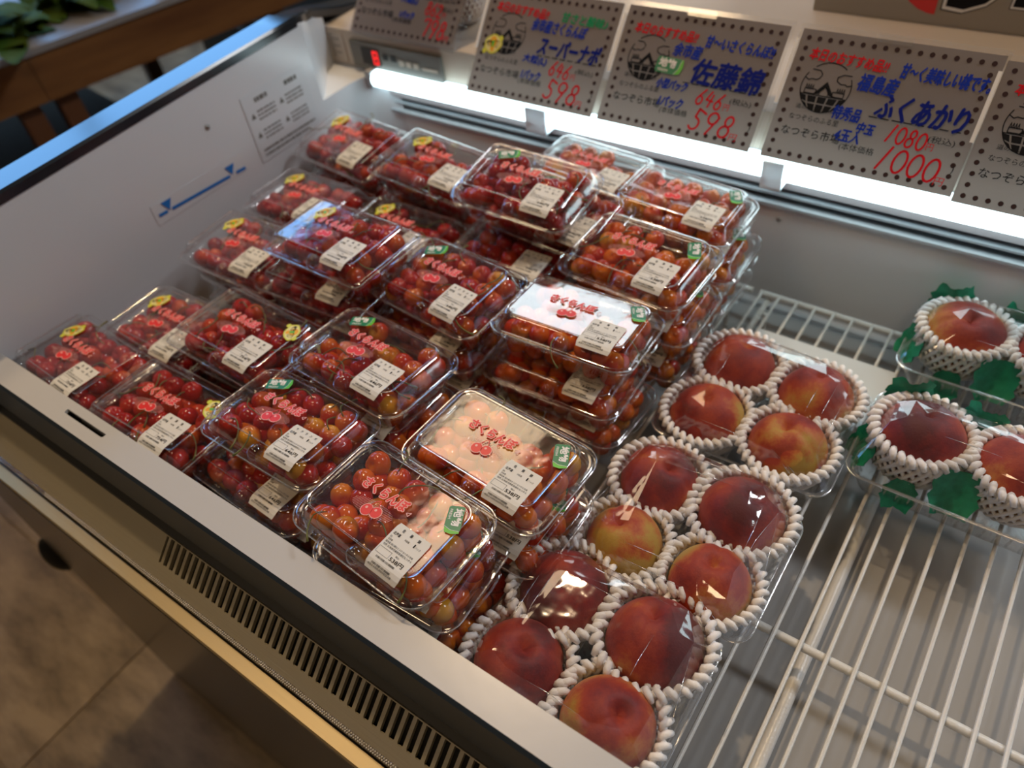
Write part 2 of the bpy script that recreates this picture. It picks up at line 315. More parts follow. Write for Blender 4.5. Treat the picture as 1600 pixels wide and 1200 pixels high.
# left end panel with slightly rounded rear corner
g = G()
def ztop(y): return float(np.interp(y, [.06, .26, .447, .64, .69], [.258, .265, .273, .280, .281]))
ys = [.085, .26, .447, .64, .69]; ZL = .170
n = len(ys); v = [(XL, y, ZP) for y in ys]+[(XL, y, ztop(y)) for y in ys]; g.add(v, [(i, i+1, n+i+1, n+i) for i in range(n-1)])
cr = [(XL, .69), (XL, .75)]+[(XL+.05*(1-math.cos(a)), .75+.05*math.sin(a)) for a in (R(22), R(45), R(67), R(90))]     # lower rear corner, filleted
n = len(cr); v = [(x, y, z) for z in (ZP, ZL) for x, y in cr]; g.add(v, [(i, i+1, n+i+1, n+i) for i in range(n-1)])
fl_ = [(XL, .69, .281), (XL-.008, .703, .277), (XL-.035, .733, .266), (XL-.066, .766, .252), (XL-.080, .797, .240)]      # upper part flares outwards
n = len(fl_); v = [(x, y, ZL) for x, y, z in fl_]+[(x, y, z) for x, y, z in fl_]; g.add(v, [(i, i+1, n+i+1, n+i) for i in range(n-1)])
g.add([(x, y, ZL) for x, y, z in fl_]+[(XL+.05, .80, ZL)]+[(x, y, ZL) for x, y in reversed(cr[1:-1])], [tuple(range(len(fl_)+1+len(cr)-2))])
g.prof([(.69, ZP-.02), (.085, ZP-.02)]+[(y, ztop(y)) for y in ys], XL-.035, XL-.0005)
g.box(XL-.035, XL-.0005, .69, .82, ZP-.02, ZL-.002)
cpart('end_panel', g, 'white', True, 30)
# right end panel far out of frame closes the case
g = G(); g.box(XR, XR+.03, .10, .82, ZP-.02, .27); cpart('end_panel', g, 'white')
# pan with rounded front step
g = G(); g.prof([(YF-.03, ZP-.02), (YB+.02, ZP-.02), (YB+.02, ZP), (YF, ZP), (YF, ZR-.004), (YF-.002, ZR-.004), (YF-.004, ZP)], XL, XR); cpart('inner_pan', g, 'pan')
# front rim: flat top with a long slot
sx0, sx1, sy0, sy1 = -.722, -.653, .1265, .1315
g = G(); y0 = .1135; z0 = ZR-.004
for a, b in ((XL-.03, sx0), (sx1, XR)): g.box(a, b, y0, YF, z0, ZR)
g.box(sx0, sx1, y0, sy0, z0, ZR); g.box(sx0, sx1, sy1, YF, z0, ZR)
for sg, xx in ((1, sx0), (-1, sx1)):       # rounded slot ends
    g.box(xx-.0001*sg, xx+.0012*sg, sy0, sy0+.001, z0, ZR) if sg > 0 else g.box(xx-.0012, xx+.0001, sy0, sy0+.001, z0, ZR)
cpart('front_rim', g, 'rim')
g = G(); g.box(sx0-.01, sx1+.01, y0+.004, YF-.003, z0-.02, z0-.016); cpart('slot_shadow_plate', g, 'black')
g = G(); g.prof([(y0, ZR), (y0-.003, ZR-.004), (.1045, .078), (.1065, .072), (.112, .072), (.112, ZR-.005)], XL-.03, XR); cpart('bumper', g, 'bumper')
g = G(); g.prof([(.112, .072), (.100, .068), (.100, .058), (.125, .058), (.125, .10), (.112, .10)], XL-.03, XR); cpart('recess', g, 'black')
# louvred grille: frame bars and single slats
d = Vector((0, -.0246, -.0221)); gt = Vector((0, .1005, .061)); gb = gt+d; nr = Vector((0, -.0221, .0246)).normalized()
def bar(a, b, th, x0, x1):
    g = G(); p = [a, b, b-nr*th, a-nr*th]; g.prof([(q.y, q.z) for q in p], x0, x1); return g
grille = ob('air_grille', bar(gt-d*.02, gt+d*.05, .002, XL-.03, XR).mesh('grille_bar', 'steel'))
tag(grille, 'steel air intake grille with narrow slots along the front of the case', 'grille')
ob('lower_bar', bar(gt+d*.9, gt+d*1.35, .002, XL-.03, XR).mesh('lower_bar', 'steel'), grille)
ob('blind_plate', bar(gt+d*.05, gt+d*.9, .002, XL-.03, -.553).mesh('blind_plate', 'steel'), grille)
g = G(); sw = .0037
pp = [(gt+d*.05), (gt+d*.9)]
vv = [];
g.add([(-sw/2, pp[0].y, pp[0].z), (sw/2, pp[0].y, pp[0].z), (sw/2, pp[1].y, pp[1].z), (-sw/2, pp[1].y, pp[1].z)]+[(x, p.y-nr.y*.004, p.z-nr.z*.004) for x, p in ((-sw/2, pp[0]), (sw/2, pp[0]), (sw/2, pp[1]), (-sw/2, pp[1]))], [(0, 3, 2, 1), (4, 5, 6, 7), (0, 4, 7, 3), (1, 2, 6, 5), (3, 7, 6, 2)])
for k in (-1, 1):  # rounded slot ends
    g.add([(k*sw/2, pp[1].y, pp[1].z+.00005), (k*(sw/2+.0012), pp[1].y, pp[1].z+.00005), (k*sw/2, pp[1].y-d.y*.06, pp[1].z-d.z*.06)], [(0, 1, 2)])
slm = g.mesh('slat', 'steel')
for i in range(92): ob('slat', slm, grille, (-.548+i*.0092, 0, 0))
g = G(); p0 = gt-nr*.012; p1 = gt+d*1.05-nr*.012; g.prof([(p0.y, p0.z), (p1.y, p1.z), (p1.y+.002, p1.z-.01), (p0.y+.002, p0.z-.01)], XL-.03, XR); ob('duct_floor', g.mesh('duct_floor', 'black'), grille)
# clear ribbed strip and outer steel strips
q = gt+d*1.35
g = G(); g.prof([(q.y, q.z), (.0655, .030), (.0635, .0285), (.0635, .020), (q.y, .022)], XL-.03, XR); cpart('clear_strip', g, 'clearbar')
g = G(); nd = 420
for i in range(nd):
    x = -.75+i*.0024
    g.dome((x, .0662, .0299), .0009, .0007, 6, 2); g.dome((x+.0012, .0645, .0290), .0008, .0006, 6, 2)
o = cpart('dot_row', g, 'wh'); o['kind'] = 'stuff'
g = G(); g.prof([(.0628, .0185), (.0618, .0215), (.0505, .0200), (.0495, .0180), (.0495, .010), (.0628, .010)], XL-.16, XR); cpart('steel_strip', g, 'gold')
g = G(); g.prof([(.0485, .009), (.044, -.20), (.036, ZF+.03), (.036, ZF), (.10, ZF), (.10, .009)], -1.0, XR); cpart('outer_panel', g, 'outer')
g = G(); g.box(-1.0, XL-.035, .10, .82, ZF, .01); cpart('end_skirt', g, 'outer')
g = G(); g.dome((0, 0, 0), .030, .016, 16, 5)
gv = [(-1.0+.002-z*.4, .040-z-.0, -.29+x*1.0*(1.0 if abs(x) < 9 else 1)) for x, y, z in g.v]
# oval rubber bumper on the panel's left corner
bm_ = G(); bm_.v = [(-1.004+y*.42, .045-z*1.2, -.285+x*1.45) for x, y, z in g.v]; bm_.f = g.f; bm_.m = g.m
cpart('rubber_bumper', bm_, 'black', True)
# black rail on the end panel
g = G(); prof = [(-.010, -.013), (.0015, -.013), (.0015, -.003), (-.001, 0), (-.042, 0), (-.046, -.004), (-.046, -.03), (-.035, -.03)]
path = [(0, .06, .268), (0, .26, .2755), (0, .447, .283), (0, .64, .290), (0, .680, .2915), (-.008, .700, .289), (-.035, .733, .278), (-.068, .766, .264), (-.080, .80, .252), (-.085, .84, .240), (-.09, 1.0, .21), (-.09, 1.3, .20)]
v = [];
for i, (dx, y, z) in enumerate(path):
    a = path[max(i-1, 0)]; b = path[min(i+1, len(path)-1)]; ang = math.atan2(b[0]-a[0], b[1]-a[1])
    v += [(XL+dx+px*math.cos(ang), y-px*math.sin(ang), z+pz) for px, pz in prof]
n = len(prof); f = [(i*n+k, i*n+(k+1) % n, (i+1)*n+(k+1) % n, (i+1)*n+k) for i in range(len(path)-1) for k in range(n)]
f += [tuple(range(n-1, -1, -1)), tuple((len(path)-1)*n+k for k in range(n))]
g.add(v, f); cpart('edge_rail', g, 'rail', True, 25)
# control panel and shelf behind the tags
g = G(); g.box(-.99, XR, .797, 1.35, .1705, .226); cpart('beige_header', g, 'beige')
g = G(); g.box(-1.0, -.925, .7955, .7975, .175, .220); cpart('maker_plate', g, 'beige')
g = G()
for i in range(7):
    z = .216-i*.0052
    for j in range(5 if i % 2 else 4):
        x = -.993+j*.0125; g.box(x, x+.008+.003*((i*j) % 2), .7951, .7956, z-.0016, z)
o = cpart('plate_print', g, 'greyplate')
ctl = emp('control_unit', (-.818, .7945, .1955)); tag(ctl, 'grey control unit with red lit digit below the leftmost price card', 'controller')
g = G(); g.box(-.089, .089, -.004, .0024, -.0195, .0195); ob('housing', g.mesh('control_housing', 'greyplate'), ctl)
g = G(); g.box(-.066, -.030, -.0052, -.004, -.012, .013); ob('display', g.mesh('display', 'black'), ctl)
g = G()
for (x0, x1, z0, z1) in ((-.041, -.034, .008, .010), (-.041, -.034, -.001, .001), (-.041, -.034, -.010, -.008), (-.0425, -.0405, 0, .010), (-.0345, -.0325, 0, .010), (-.0345, -.0325, -.010, 0), (-.0425, -.0405, -.010, 0)):
    g.box(x0, x1, -.0062, -.0052, z0, z1)
ob('digit', g.mesh('digit', 'led_red'), ctl)
for i, x in enumerate((-.018, -.002, .014, .028, .042)):
    g = G(); g.box(-.0045, .0045, -.0055, -.004, -.004, .004); ob('button', g.mesh('button', 'beige' if i > 1 else 'black'), ctl, (x, 0, .004 if i < 2 else 0))
g = G(); g.box(.054, .082, -.0048, -.004, -.004, .000); ob('print', g.mesh('print', 'beige'), ctl)
# lamp under the header
lamp = emp('case_lamp', (0, YB-.014, .1665)); tag(lamp, 'long bright cool white lamp tube along the back of the case', 'lamp')
g = G(); g.prof([(.009*math.cos(a)-.004, .0112*math.sin(a)) for a in [R(90+x*20) for x in range(10)]]+[(.010, -.0112), (.010, .0112)], XL+.020, XR); ob('tube', g.mesh('tube', 'lampwhite', True), lamp)
g = G(); g.box(XL+.004, XR, .0105, .03, -.0125, .0125); ob('lamp_base', g.mesh('lamp_base', 'slat_grey'), lamp)
g = G(); g.box(XL+.008, XL+.0205, -.012, .0105, -.013, .013); ob('end_cap', g.mesh('end_cap', 'slat_grey'), lamp)
for x, wd in ((-.555, .016), (-.231, .012)):
    g = G(); g.box(-wd, wd, -.019, -.0155, -.016, .016); g.box(-wd, wd, -.019, .006, -.0175, -.0155); None
    ob('lamp_clip', g.mesh('lamp_clip', 'sheet'), lamp, (x, 0, 0))
g0 = G(); g0.dome((0, 0, 0), .0035, .002, 10, 3); g0.v = [(x, -z, y) for x, y, z in g0.v]; sm = g0.mesh('screw', 'screw', True)
for x, y, z in ((-.754, YB-.001, .060), (-.223, YB-.001, .091), (-.821, YB-.001, .067), (-.228, YB-.006, .147)): ob('screw', sm, case, (x, y, z))
sc = ob('screw', sm, case, (XL+.001, .497, .222)); sc.rotation_euler = (0, 0, R(90))
# notice sheet and load line on the end panel (local x runs towards the back, local y up)
def on_end(name, g, mats, off=.0006): 
    o = ob(name, g.mesh(name, mats), None); o.matrix_world = Matrix(((0, 0, 1, XL+off), (1, 0, 0, 0), (0, 1, 0, 0), (0, 0, 0, 1))); return o
g = G(); g.box(.556, .672, .139, .232, 0, .0004); o = on_end('notice_sheet', g, 'sheet'); tag(o, 'white notice sticker with rows of small print on the left end panel', 'sticker')
g = G(); random.seed(3)
def dash(x0, x1, z, h):
    x = x0
    while x < x1:
        l_ = random.uniform(.002, .006); g.box(x, min(x+l_, x1), z, z+h, .0005, .0007); x += l_+random.uniform(.0008, .002)
dash(.577, .600, .2185, .006); dash(.632, .656, .2185, .006)
for (x, z, n_) in ((.563, .205, 3), (.563, .178, 3), (.615, .205, 3), (.615, .178, 3)):
    g.add([(x, z-.006, .0006), (x+.008, z-.006, .0006), (x+.004, z+.002, .0006)], [(0, 1, 2)])
    for i in range(n_): dash(x+.012, x+.044, z-i*.0055, .0022)
dash(.565, .665, .152, .003); dash(.565, .650, .145, .003)
p = on_end('small_print', g, 'greyplate'); mw = p.matrix_world.copy(); p.parent = o; p.matrix_world = mw
g = G(); g.box(.378, .532, .1435, .172, 0, .0003); o = on_end('load_line_sticker', g, 'white', .0004); tag(o, 'clear sticker with blue load line arrows on the left end panel', 'sticker')
g = G(); sl = -.055
def zl(y): return .1565+(y-.39)*sl-.003
for a, b in ((.384, .397), (.404, .499), (.510, .526)): g.add([(a, zl(a), .001), (b, zl(b), .001), (b, zl(b)+.0042, .001), (a, zl(a)+.0042, .001)], [(0, 1, 2, 3)])
for c_ in (.4005, .5035): g.add([(c_-.008, zl(c_)+.016, .001), (c_, zl(c_)+.002, .001), (c_+.008, zl(c_)+.016, .001)], [(0, 1, 2)])
p = on_end('load_line', g, 'bluemark'); mw = p.matrix_world.copy(); p.parent = o; p.matrix_world = mw

# ================================================================= WIRE RACKS
def rack(x0, x1, first, label):
    t = emp('wire_rack', (0, 0, 0)); tag(t, label, 'rack')
    g = G(); g.tube([(0, YF+.004, 0), (0, .60, 0), (0, .770, .0005)], .0020, 8); wm = g.mesh('wire', 'wire', True, 40)
    x = first
    while x < x1-.003: ob('wire', wm, t, (x, 0, 0)); x += .0230
    g = G(); g.tube([(x0, 0, 0), (x1, 0, 0)], .0042, 10); bm2 = g.mesh('cross_bar', 'wire', True, 40)
    ob('cross_bar', bm2, t, (0, .342, -.006)); ob('cross_bar', bm2, t, (0, .770, -.003)); ob('cross_bar', bm2, t, (0, YF+.006, -.0045))
    g = G(); g.tube([(0, YF+.004, 0), (0, .77, 0)], .0042, 10); ob('side_bar', g.mesh('side_bar', 'wire', True, 40), t, (x0+.012, 0, -.0118))
    g = G(); g.tube([(0, 0, -.008), (0, 0, ZP+.0042)], .003, 8); lm = g.mesh('foot', 'wire', True, 40)
    for xx in (x0+.02, x1-.02):
        for yy in (.20, .74): ob('foot', lm, t, (xx, yy, 0))
    return t
rack(-.222, XR-.01, -.219, 'white coated wire shelf rack under the trays of peaches')
rack(XL+.01, -.232, XL+.016, 'white coated wire rack under the stacked cherry packs, left of the other rack')
g = G(); g.tube([(0, YF+.01, 0), (0, .76, 0)], .0062, 12); o = ob('support_pipe', g.mesh('support_pipe', 'wire', True, 40), None, (.0, 0, ZP+.0062)); o.location.x = -.005
tag(o, 'thick pale pipe lying below the wire rack on the pan', 'pipe')

# ================================================================= CHERRIES
PAL = {'orange': [((.78, .17, .006), (.60, .035, .006)), ((.66, .30, .014), (.64, .08, .006)), ((.50, .018, .006), (.72, .13, .006)), ((.74, .20, .008), (.50, .02, .006))],
       'mixed': [((.72, .30, .02), (.52, .03, .008)), ((.45, .014, .010), (.62, .13, .010)), ((.36, .008, .010), (.48, .018, .010)), ((.70, .14, .010), (.44, .012, .008))],
       'red': [((.42, .010, .010), (.56, .045, .008)), ((.28, .004, .010), (.40, .009, .010)), ((.50, .016, .010), (.36, .006, .010)), ((.60, .09, .008), (.44, .010, .010))]}
CR = .0111
def cherry_arrays(nu, nv, pal, k):
    rs = np.random.RandomState(k+11); c0, c1 = [np.array(c) for c in PAL[pal][k]]; V = []; F = []
    for j in range(nv+1):
        th = PI*j/nv
        for i in range(nu):
            ph = 2*PI*i/nu; r = CR*(1-.30*math.exp(-(th/.33)**2)-.03*math.exp(-((th-PI)/.3)**2)); r *= 1+.03*math.cos(2*ph)
            V.append((r*math.sin(th)*math.cos(ph), r*math.sin(th)*math.sin(ph), r*math.cos(th)*.96))
    for j in range(nv):
        for i in range(nu): F.append((j*nu+i, (j+1)*nu+i, (j+1)*nu+(i+1) % nu, j*nu+(i+1) % nu))
    V = np.array(V); d = rs.randn(3); d /= np.linalg.norm(d)
    t = np.clip(.5+(V@d)/CR*.75+.12*np.sin(V[:, 0]*700+k)*np.sin(V[:, 1]*600), 0, 1)[:, None]
    col = c0*(1-t)+c1*t
    return V, F, np.hstack([col, np.ones((len(V), 1))])
def set_col(m, col):
    a = m.color_attributes.new('Col', 'FLOAT_COLOR', 'POINT'); a.data.foreach_set('color', np.asarray(col, dtype=np.float32).ravel())
CM = {}; CA = {}
for pal in PAL:
    for k in range(4):
        V, F, col = cherry_arrays(20, 13, pal, k); m = me('cherry_'+pal, V, F, 'cherry', True); set_col(m, col); CM[pal, k] = m
        CA[pal, k] = cherry_arrays(12, 8, pal, k)
SM = []
for k in range(6):
    random.seed(40+k); g = G(); pts = []; a = random.uniform(0, 6.28); L = random.uniform(.028, .04); cx = cy = 0
    for i in range(9):
        t = i/8; rr = L*t; z = .0072+.0050*math.sin(min(t*2.6, 1)*PI/2)-.016*max(0, t-.35)
        b = a+.9*t*(1 if k % 2 else -1); pts.append((rr*math.cos(b), rr*math.sin(b), z))
    g.tube(pts, [.0007]*7+[.0009, .0013], 5); SM.append(g.mesh('stem', 'stem', True))
stuffV = []; stuffF = []; stuffC = []; stuffN = 0
def stuff_cherry(mw, pal, k):
    global stuffN
    V, F, col = CA[pal, k]; P = (np.array(mw.to_3x3())@V.T).T+np.array(mw.translation)
    stuffV.append(P); stuffF.append(np.array(F)+stuffN); stuffC.append(col); stuffN += len(V)
n_ind = 0
def layout(seed):
    rs = random.Random(seed); bot = []; top = []
    for i in range(6):
        for j in range(4): bot.append((-.0535+i*.0214+rs.uniform(-.0012, .0012), -.0305+j*.0204+rs.uniform(-.001, .001), -.0215))
    for i in range(5):
        for j in range(3): bot.append((-.0428+i*.0214+rs.uniform(-.0015, .0015), -.0203+j*.0204+rs.uniform(-.001, .001), -.0068))
    for x, y in ((-.056, -.033), (-.056, .033), (.056, -.033), (.056, .033), (-.058, -.008), (.058, .010)): bot.append((x, y, -.0035))
    for i in range(5):
        for j in range(4):
            if rs.random() < .74: top.append((-.0480+i*.0237+rs.uniform(-.0028, .0028), -.0335+j*.0218+rs.uniform(-.0022, .0022), .0038+rs.uniform(-.003, .0015)))
    return bot, top
LAY = [layout(s) for s in (1, 2, 3, 4, 5)]
def fill(mw, pal, seed, individual, where):
    global n_ind
    rs = random.Random(seed*13+5); bot, top = LAY[seed % 5]
    for p in bot:
        q = mw@Matrix.Translation(p)@Euler((rs.uniform(-1.5, 1.5), rs.uniform(-1.5, 1.5), rs.uniform(0, 6))).to_matrix().to_4x4(); stuff_cherry(q, pal, rs.randrange(4))
    for p in top:
        stemmed = rs.random() < .5; tl = .22 if stemmed else .8; q = mw@Matrix.Translation(p)@Euler((rs.uniform(-tl, tl), rs.uniform(-tl, tl), rs.uniform(0, 6))).to_matrix().to_4x4()
        q = q@Matrix.Scale(rs.uniform(.93, 1.03), 4)
        if individual and n_ind < 298:
            n_ind += 1; o = ob('cherry', CM[pal, rs.randrange(4)]); o.matrix_world = q
            tag(o, CHDESC[pal]+' in the '+where, 'cherry', 'cherries in the '+where)
            if stemmed:
                ob('stem', SM[rs.randrange(6)], o)
        else: stuff_cherry(q, pal, rs.randrange(4))
CHDESC = {'orange': 'glossy orange-red cherry', 'mixed': 'glossy red and yellow cherry', 'red': 'glossy deep red cherry'}

# ================================================================= CHERRY PACKS
def rr(w_, d_, r, n=6):
    out = []
    for cx, cy, a0 in ((w_/2-r, d_/2-r, 0), (-w_/2+r, d_/2-r, 90), (-w_/2+r, -d_/2+r, 180), (w_/2-r, -d_/2+r, 270)):
        out += [(cx+r*math.cos(R(a0+90*i/n)), cy+r*math.sin(R(a0+90*i/n))) for i in range(n+1)]
    return out
def shell(g, prof, cap=True, ribs=0):
    L = []; 
    for (w_, d_, r, z) in prof: L.append([(x, y, z) for x, y in rr(w_, d_, r)])
    n = len(L[0]); v = [p for l_ in L for p in l_]; f = [(i*n+k, i*n+(k+1) % n, (i+1)*n+(k+1) % n, (i+1)*n+k) for i in range(len(L)-1) for k in range(n)]
    if cap: f.append(tuple((len(L)-1)*n+k for k in range(n)))
    g.add(v, f)
def pack_meshes(rad, nm):
    g = G(); k = rad/.02
    shell(g, [(.160, .107, rad, .0008), (.1605, .1075, rad, .0028), (.158, .105, rad, .0042), (.154, .101, rad*.9, .0046), (.1525, .0995, rad*.88, .0030), (.149, .096, rad*.82, .0028), (.147, .094, rad*.8, .0050), (.138, .085, rad*.7, .0160), (.134, .081, rad*.62, .0192), (.129, .076, rad*.55, .0196), (.1275, .0745, rad*.52, .0188), (.1255, .0725, rad*.5, .0188), (.1225, .0695, rad*.48, .0188)])
    g.dome((.004, -.0435, .0035), .0095, .0125, 14, 5); g.dome((-.010, .0435, .0035), .007, .010, 12, 4)
    for x in (-.058, .058):
        for y in (-.032, .032): g.dome((x, y, .0188), .0026, .0018, 8, 3)
    g.tube([(.079, -.02, .003), (.084, -.016, .002), (.085, 0, .0015), (.084, .016, .002), (.079, .02, .003)], .0012, 6)
    nb_ = len(g.f); lp = [(x, y, .0030) for x, y in rr(.1606, .1076, rad)]; g.tube(lp+[lp[0], lp[1]], .0007, 5, cap=False, m=1)
    lp = [(x, y, .0193) for x, y in rr(.130, .077, rad*.55)]; g.tube(lp+[lp[0], lp[1]], .0004, 4, cap=False, m=1)
    lid = g.mesh('lid_'+nm, ['lid', 'edge'], True, 50)
    g = G(); shell(g, [(.160, .107, rad, 0), (.1602, .1072, rad, -.0015), (.156, .103, rad*.92, -.0022), (.151, .098, rad*.84, -.0008), (.147, .094, rad*.8, -.0015), (.144, .091, rad*.78, -.005), (.136, .083, rad*.66, -.029), (.131, .078, rad*.6, -.0335), (.118, .066, rad*.5, -.0335), (.114, .062, rad*.5, -.0318), (.112, .060, rad*.5, -.0318), (.108, .056, rad*.5, -.0318)])
    base = g.mesh('base_'+nm, 'tray', True, 50)
    return lid, base
PM = {'round': pack_meshes(.020, 'round'), 'square': pack_meshes(.009, 'square')}
LW, LH = .036, .043; LC = (.039, -.0265)
def lab_z(x, y):        # the label follows the lid plateau and dips over its front edge
    yy = y+LC[1]; d_ = max(0, -.0375-yy); return .0200-d_*d_*42
def drape(g):
    g.v = [(x, y, z+lab_z(x, y)) for x, y, z in g.v]
g = G(); nx, ny = 4, 12
v = [(-LW/2+LW*i/nx, -LH/2+LH*j/ny, 0) for j in range(ny+1) for i in range(nx+1)]
cut = .0022
v = [(x*(1-(.06 if abs(abs(y)-LH/2) < 1e-6 and abs(abs(x)-LW/2) < 1e-6 else 0)), y, z) for x, y, z in v]
g.add(v, [(j*(nx+1)+i, j*(nx+1)+i+1, (j+1)*(nx+1)+i+1, (j+1)*(nx+1)+i) for j in range(ny) for i in range(nx)])
n = len(g.v); g.v += [(x, y, z-.0001) for x, y, z in g.v]; g.f += [tuple(reversed([i+n for i in q])) for q in g.f[:]]; g.m += g.m[:]
drape(g); LABM = g.mesh('label', 'label')
def label_print(kind, price):
    g = G(); T = LH/2; L = -LW/2; z = .00025
    if kind == 'sato':
        for i, ch in enumerate('佐藤錦'): text(g, ch, L+.0075+i*.0085, T-.0058, .0026, .0032, z=z, bold=.01)
    else:
        for i, ch in enumerate('サクランボ'): text(g, ch, L+.0050+i*.0060, T-.0056, .0024, .0028, z=z, bold=.01)
    text(g, '北海道', L+.0022, T-.0108, .0075, .0030, z=z, bold=.015)
    text(g, '内容量', L+.0150, T-.0106, .0048, .0019, z=z); text(g, '1', L+.0248, T-.0110, .0012, .0032, z=z, bold=.01); text(g, 'パック', L+.0268, T-.0109, .0055, .0020, z=z)
    text(g, '四', L+.0022, T-.0142, .0018, .0016, z=z); text(g, '生産者', L+.0022, T-.0166, .0048, .0018, z=z)
    text(g, '販売者 道の駅おとふけ なつぞら市場', L+.0022, T-.0194, .0300, .0020, z=z)
    text(g, '住所 北海道河東郡音更町なつぞら', L+.0022, T-.0221, .0312, .0020, z=z)
    g.ribbon([(L+.0015, T-.0240), (L+.0150, T-.0240), (L+.0150, T-.0298), (L+.0015, T-.0298)], .00022, z, closed=True)
    text(g, '税込', L+.0195, T-.0254, .0040, .0018, z=z)
    text(g, price+'円', L+.0165, T-.0303, .0145, .0040, z=z, bold=.018)
    rs = random.Random(9); x = L+.0055
    while x < L+.0262:
        w_ = rs.choice((.00025, .00045, .0007)); h0 = T-.0388; g.add([(x, h0, z), (x+w_, h0, z), (x+w_, T-.0318, z), (x, T-.0318, z)], [(0, 1, 2, 3)]); x += w_+rs.choice((.0003, .0004, .0006))
    text(g, '0211053070538', L+.0030, T-.0406, .0255, .0014, z=z)
    drape(g); return g.mesh('label_text', 'ink')
LP = {'538': label_print('sato', '538'), '646': label_print('sakuranbo', '646'), '754': label_print('sato', '754')}
# price label lettering, logo, stickers -------------------------------------------------
def lid_print():
    g = G(); z = 0
    for i in range(8): text(g, 'さくらんぼ', -.0260+.0011*math.cos(i*PI/4), .0022+.0011*math.sin(i*PI/4), .050, .0105, 1, z=i*.000005)
    for i in range(4): text(g, 'さくらんぼ', -.0260+.0004*math.cos(i*PI/2), .0022+.0004*math.sin(i*PI/2), .050, .0105, 0, z=.00012+i*.000005)
    g.ribbon([(.027, .004), (.030, .002), (.031, .006), (.027, .004)], .0006, 0, 1)
    # hatched oval with a plain pair of cherries on it
    for i in range(24):
        t = -1+2*(i+.5)/24; x = t*.0215; h = .0075*math.sqrt(max(0, 1-t*t)); g.ribbon([(x-h*.5, -.0095-h), (x+h*.5, -.0095+h)], .00028, .00002, 1)
    for cx, cy, r_ in ((-.0035, -.0125, .0052), (.0055, -.0105, .0050)): g.disc((cx, cy, .0001), r_+.0007, 18, 1); g.disc((cx, cy, .0002), r_, 18, 0); g.disc((cx-.0015, cy+.0016, .0003), r_*.25, 8, 1)
    g.ribbon([(-.0035, -.008), (-.001, -.002), (.0015, 0), (.0045, -.006)], .0008, .00025, 0)
    g.ribbon([(.0100, .0000), (.0112, .0012), (.0124, 0), (.0112, -.0014), (.0100, 0)], .0005, .0001, 0)
    return g.mesh('lid_print', ['pr_red', 'pr_pink'])
LPR = lid_print()
def green_sticker():
    g = G(); w_, h_ = .0125, .0070
    body = [(-w_, -h_*.75), (-w_*.9, -h_), (w_*.55, -h_), (w_*.80, -h_*.2), (w_*.88, h_*.9), (w_*.8, h_), (-w_*.92, h_*.95), (-w_, h_*.7)]
    g.poly(body, 0, 0); g.poly([(w_*.55, -h_), (w_*.95, -h_*.8), (w_*1.08, 0), (w_*1.0, h_*.95), (w_*.88, h_*.9), (w_*.80, -h_*.2)], 0, 1)
    g.ribbon([(w_*.50, -h_), (w_*.78, -h_*.2), (w_*.86, h_*.9)], .0003, .0001, 2)
    text(g, '地物', -w_*.82, -h_*.28, .0165, .0080, 2, z=.0002, bold=.03); text(g, 'FRESH', -w_*.75, -h_*.80, .0095, .0023, 2, z=.0002, bold=.01)
    return g.mesh('green_sticker', ['g_st', 'g_lt', 'wh'])
def yellow_sticker():
    g = G(); w_, h_ = .0125, .0088
    out = [(w_*math.cos(a)*(1+.06*math.cos(5*a)), h_*math.sin(a)*(1+.06*math.cos(4*a))) for a in [2*PI*i/28 for i in range(28)]]
    g.poly(out, 0, 0); g.poly([(x*.86, y*.84) for x, y in out], .0001, 1); g.disc((0, .002, .0002), .0052, 18, 2); g.disc((0, -.0045, .0002), .0028, 14, 2)
    g.disc((-w_*.85, -h_*.75, .00005), .0028, 12, 0); g.disc((w_*.8, h_*.6, .00005), .003, 12, 0); g.poly([(-.0016, -.0026), (.0016, -.0026), (.0016, .0030), (-.0016, .0030)], .0003, 3)
    text(g, '地', -.0095, -.0036, .0082, .0072, 4, z=.0004, bold=.05); text(g, '物', .0015, -.0036, .0082, .0072, 4, z=.0004, bold=.05)
    return g.mesh('yellow_sticker', ['y_st', 'y_in', 'orange', 'g_lt', 'ink'])
GST, YST = green_sticker(), yellow_sticker()
npack = 0
def pack(c, rot, price, st, pal, desc, seed, individual=False, plain=False):
    global npack
    npack += 1
    t = emp('cherry_pack', c, tuple(R(a) for a in rot)); tag(t, desc, 'fruit pack', 'clear packs of cherries')
    lid, base = PM['square' if price == '754' else 'round']
    ob('base', base, t); l_ = ob('lid', lid, t)
    lb = ob('price_label', LABM, t, (LC[0], LC[1], 0)); ob('lettering', LP[price], lb)
    if not plain: ob('logo_print', LPR, l_, (-.008, .000, .0203))
    if st:
        kind, side = st
        if kind == 'g': ob('green_sticker', GST, l_, (.056, .022, .0205) if side == 'r' else (-.036, .0245, .0205), (0, 0, R(-62) if side == 'r' else R(28)))
        else: ob('yellow_sticker', YST, l_, (.058, .020, .0205) if side == 'r' else (-.038, .018, .0205), (0, 0, R(-60) if side == 'r' else R(42)))
    bpy.context.view_layer.update() if False else None
    mw = Matrix.Translation(c)@Euler(tuple(R(a) for a in rot)).to_matrix().to_4x4()
    fill(mw, pal, seed, individual, WHERE[desc] if desc in WHERE else desc)
WHERE = {}
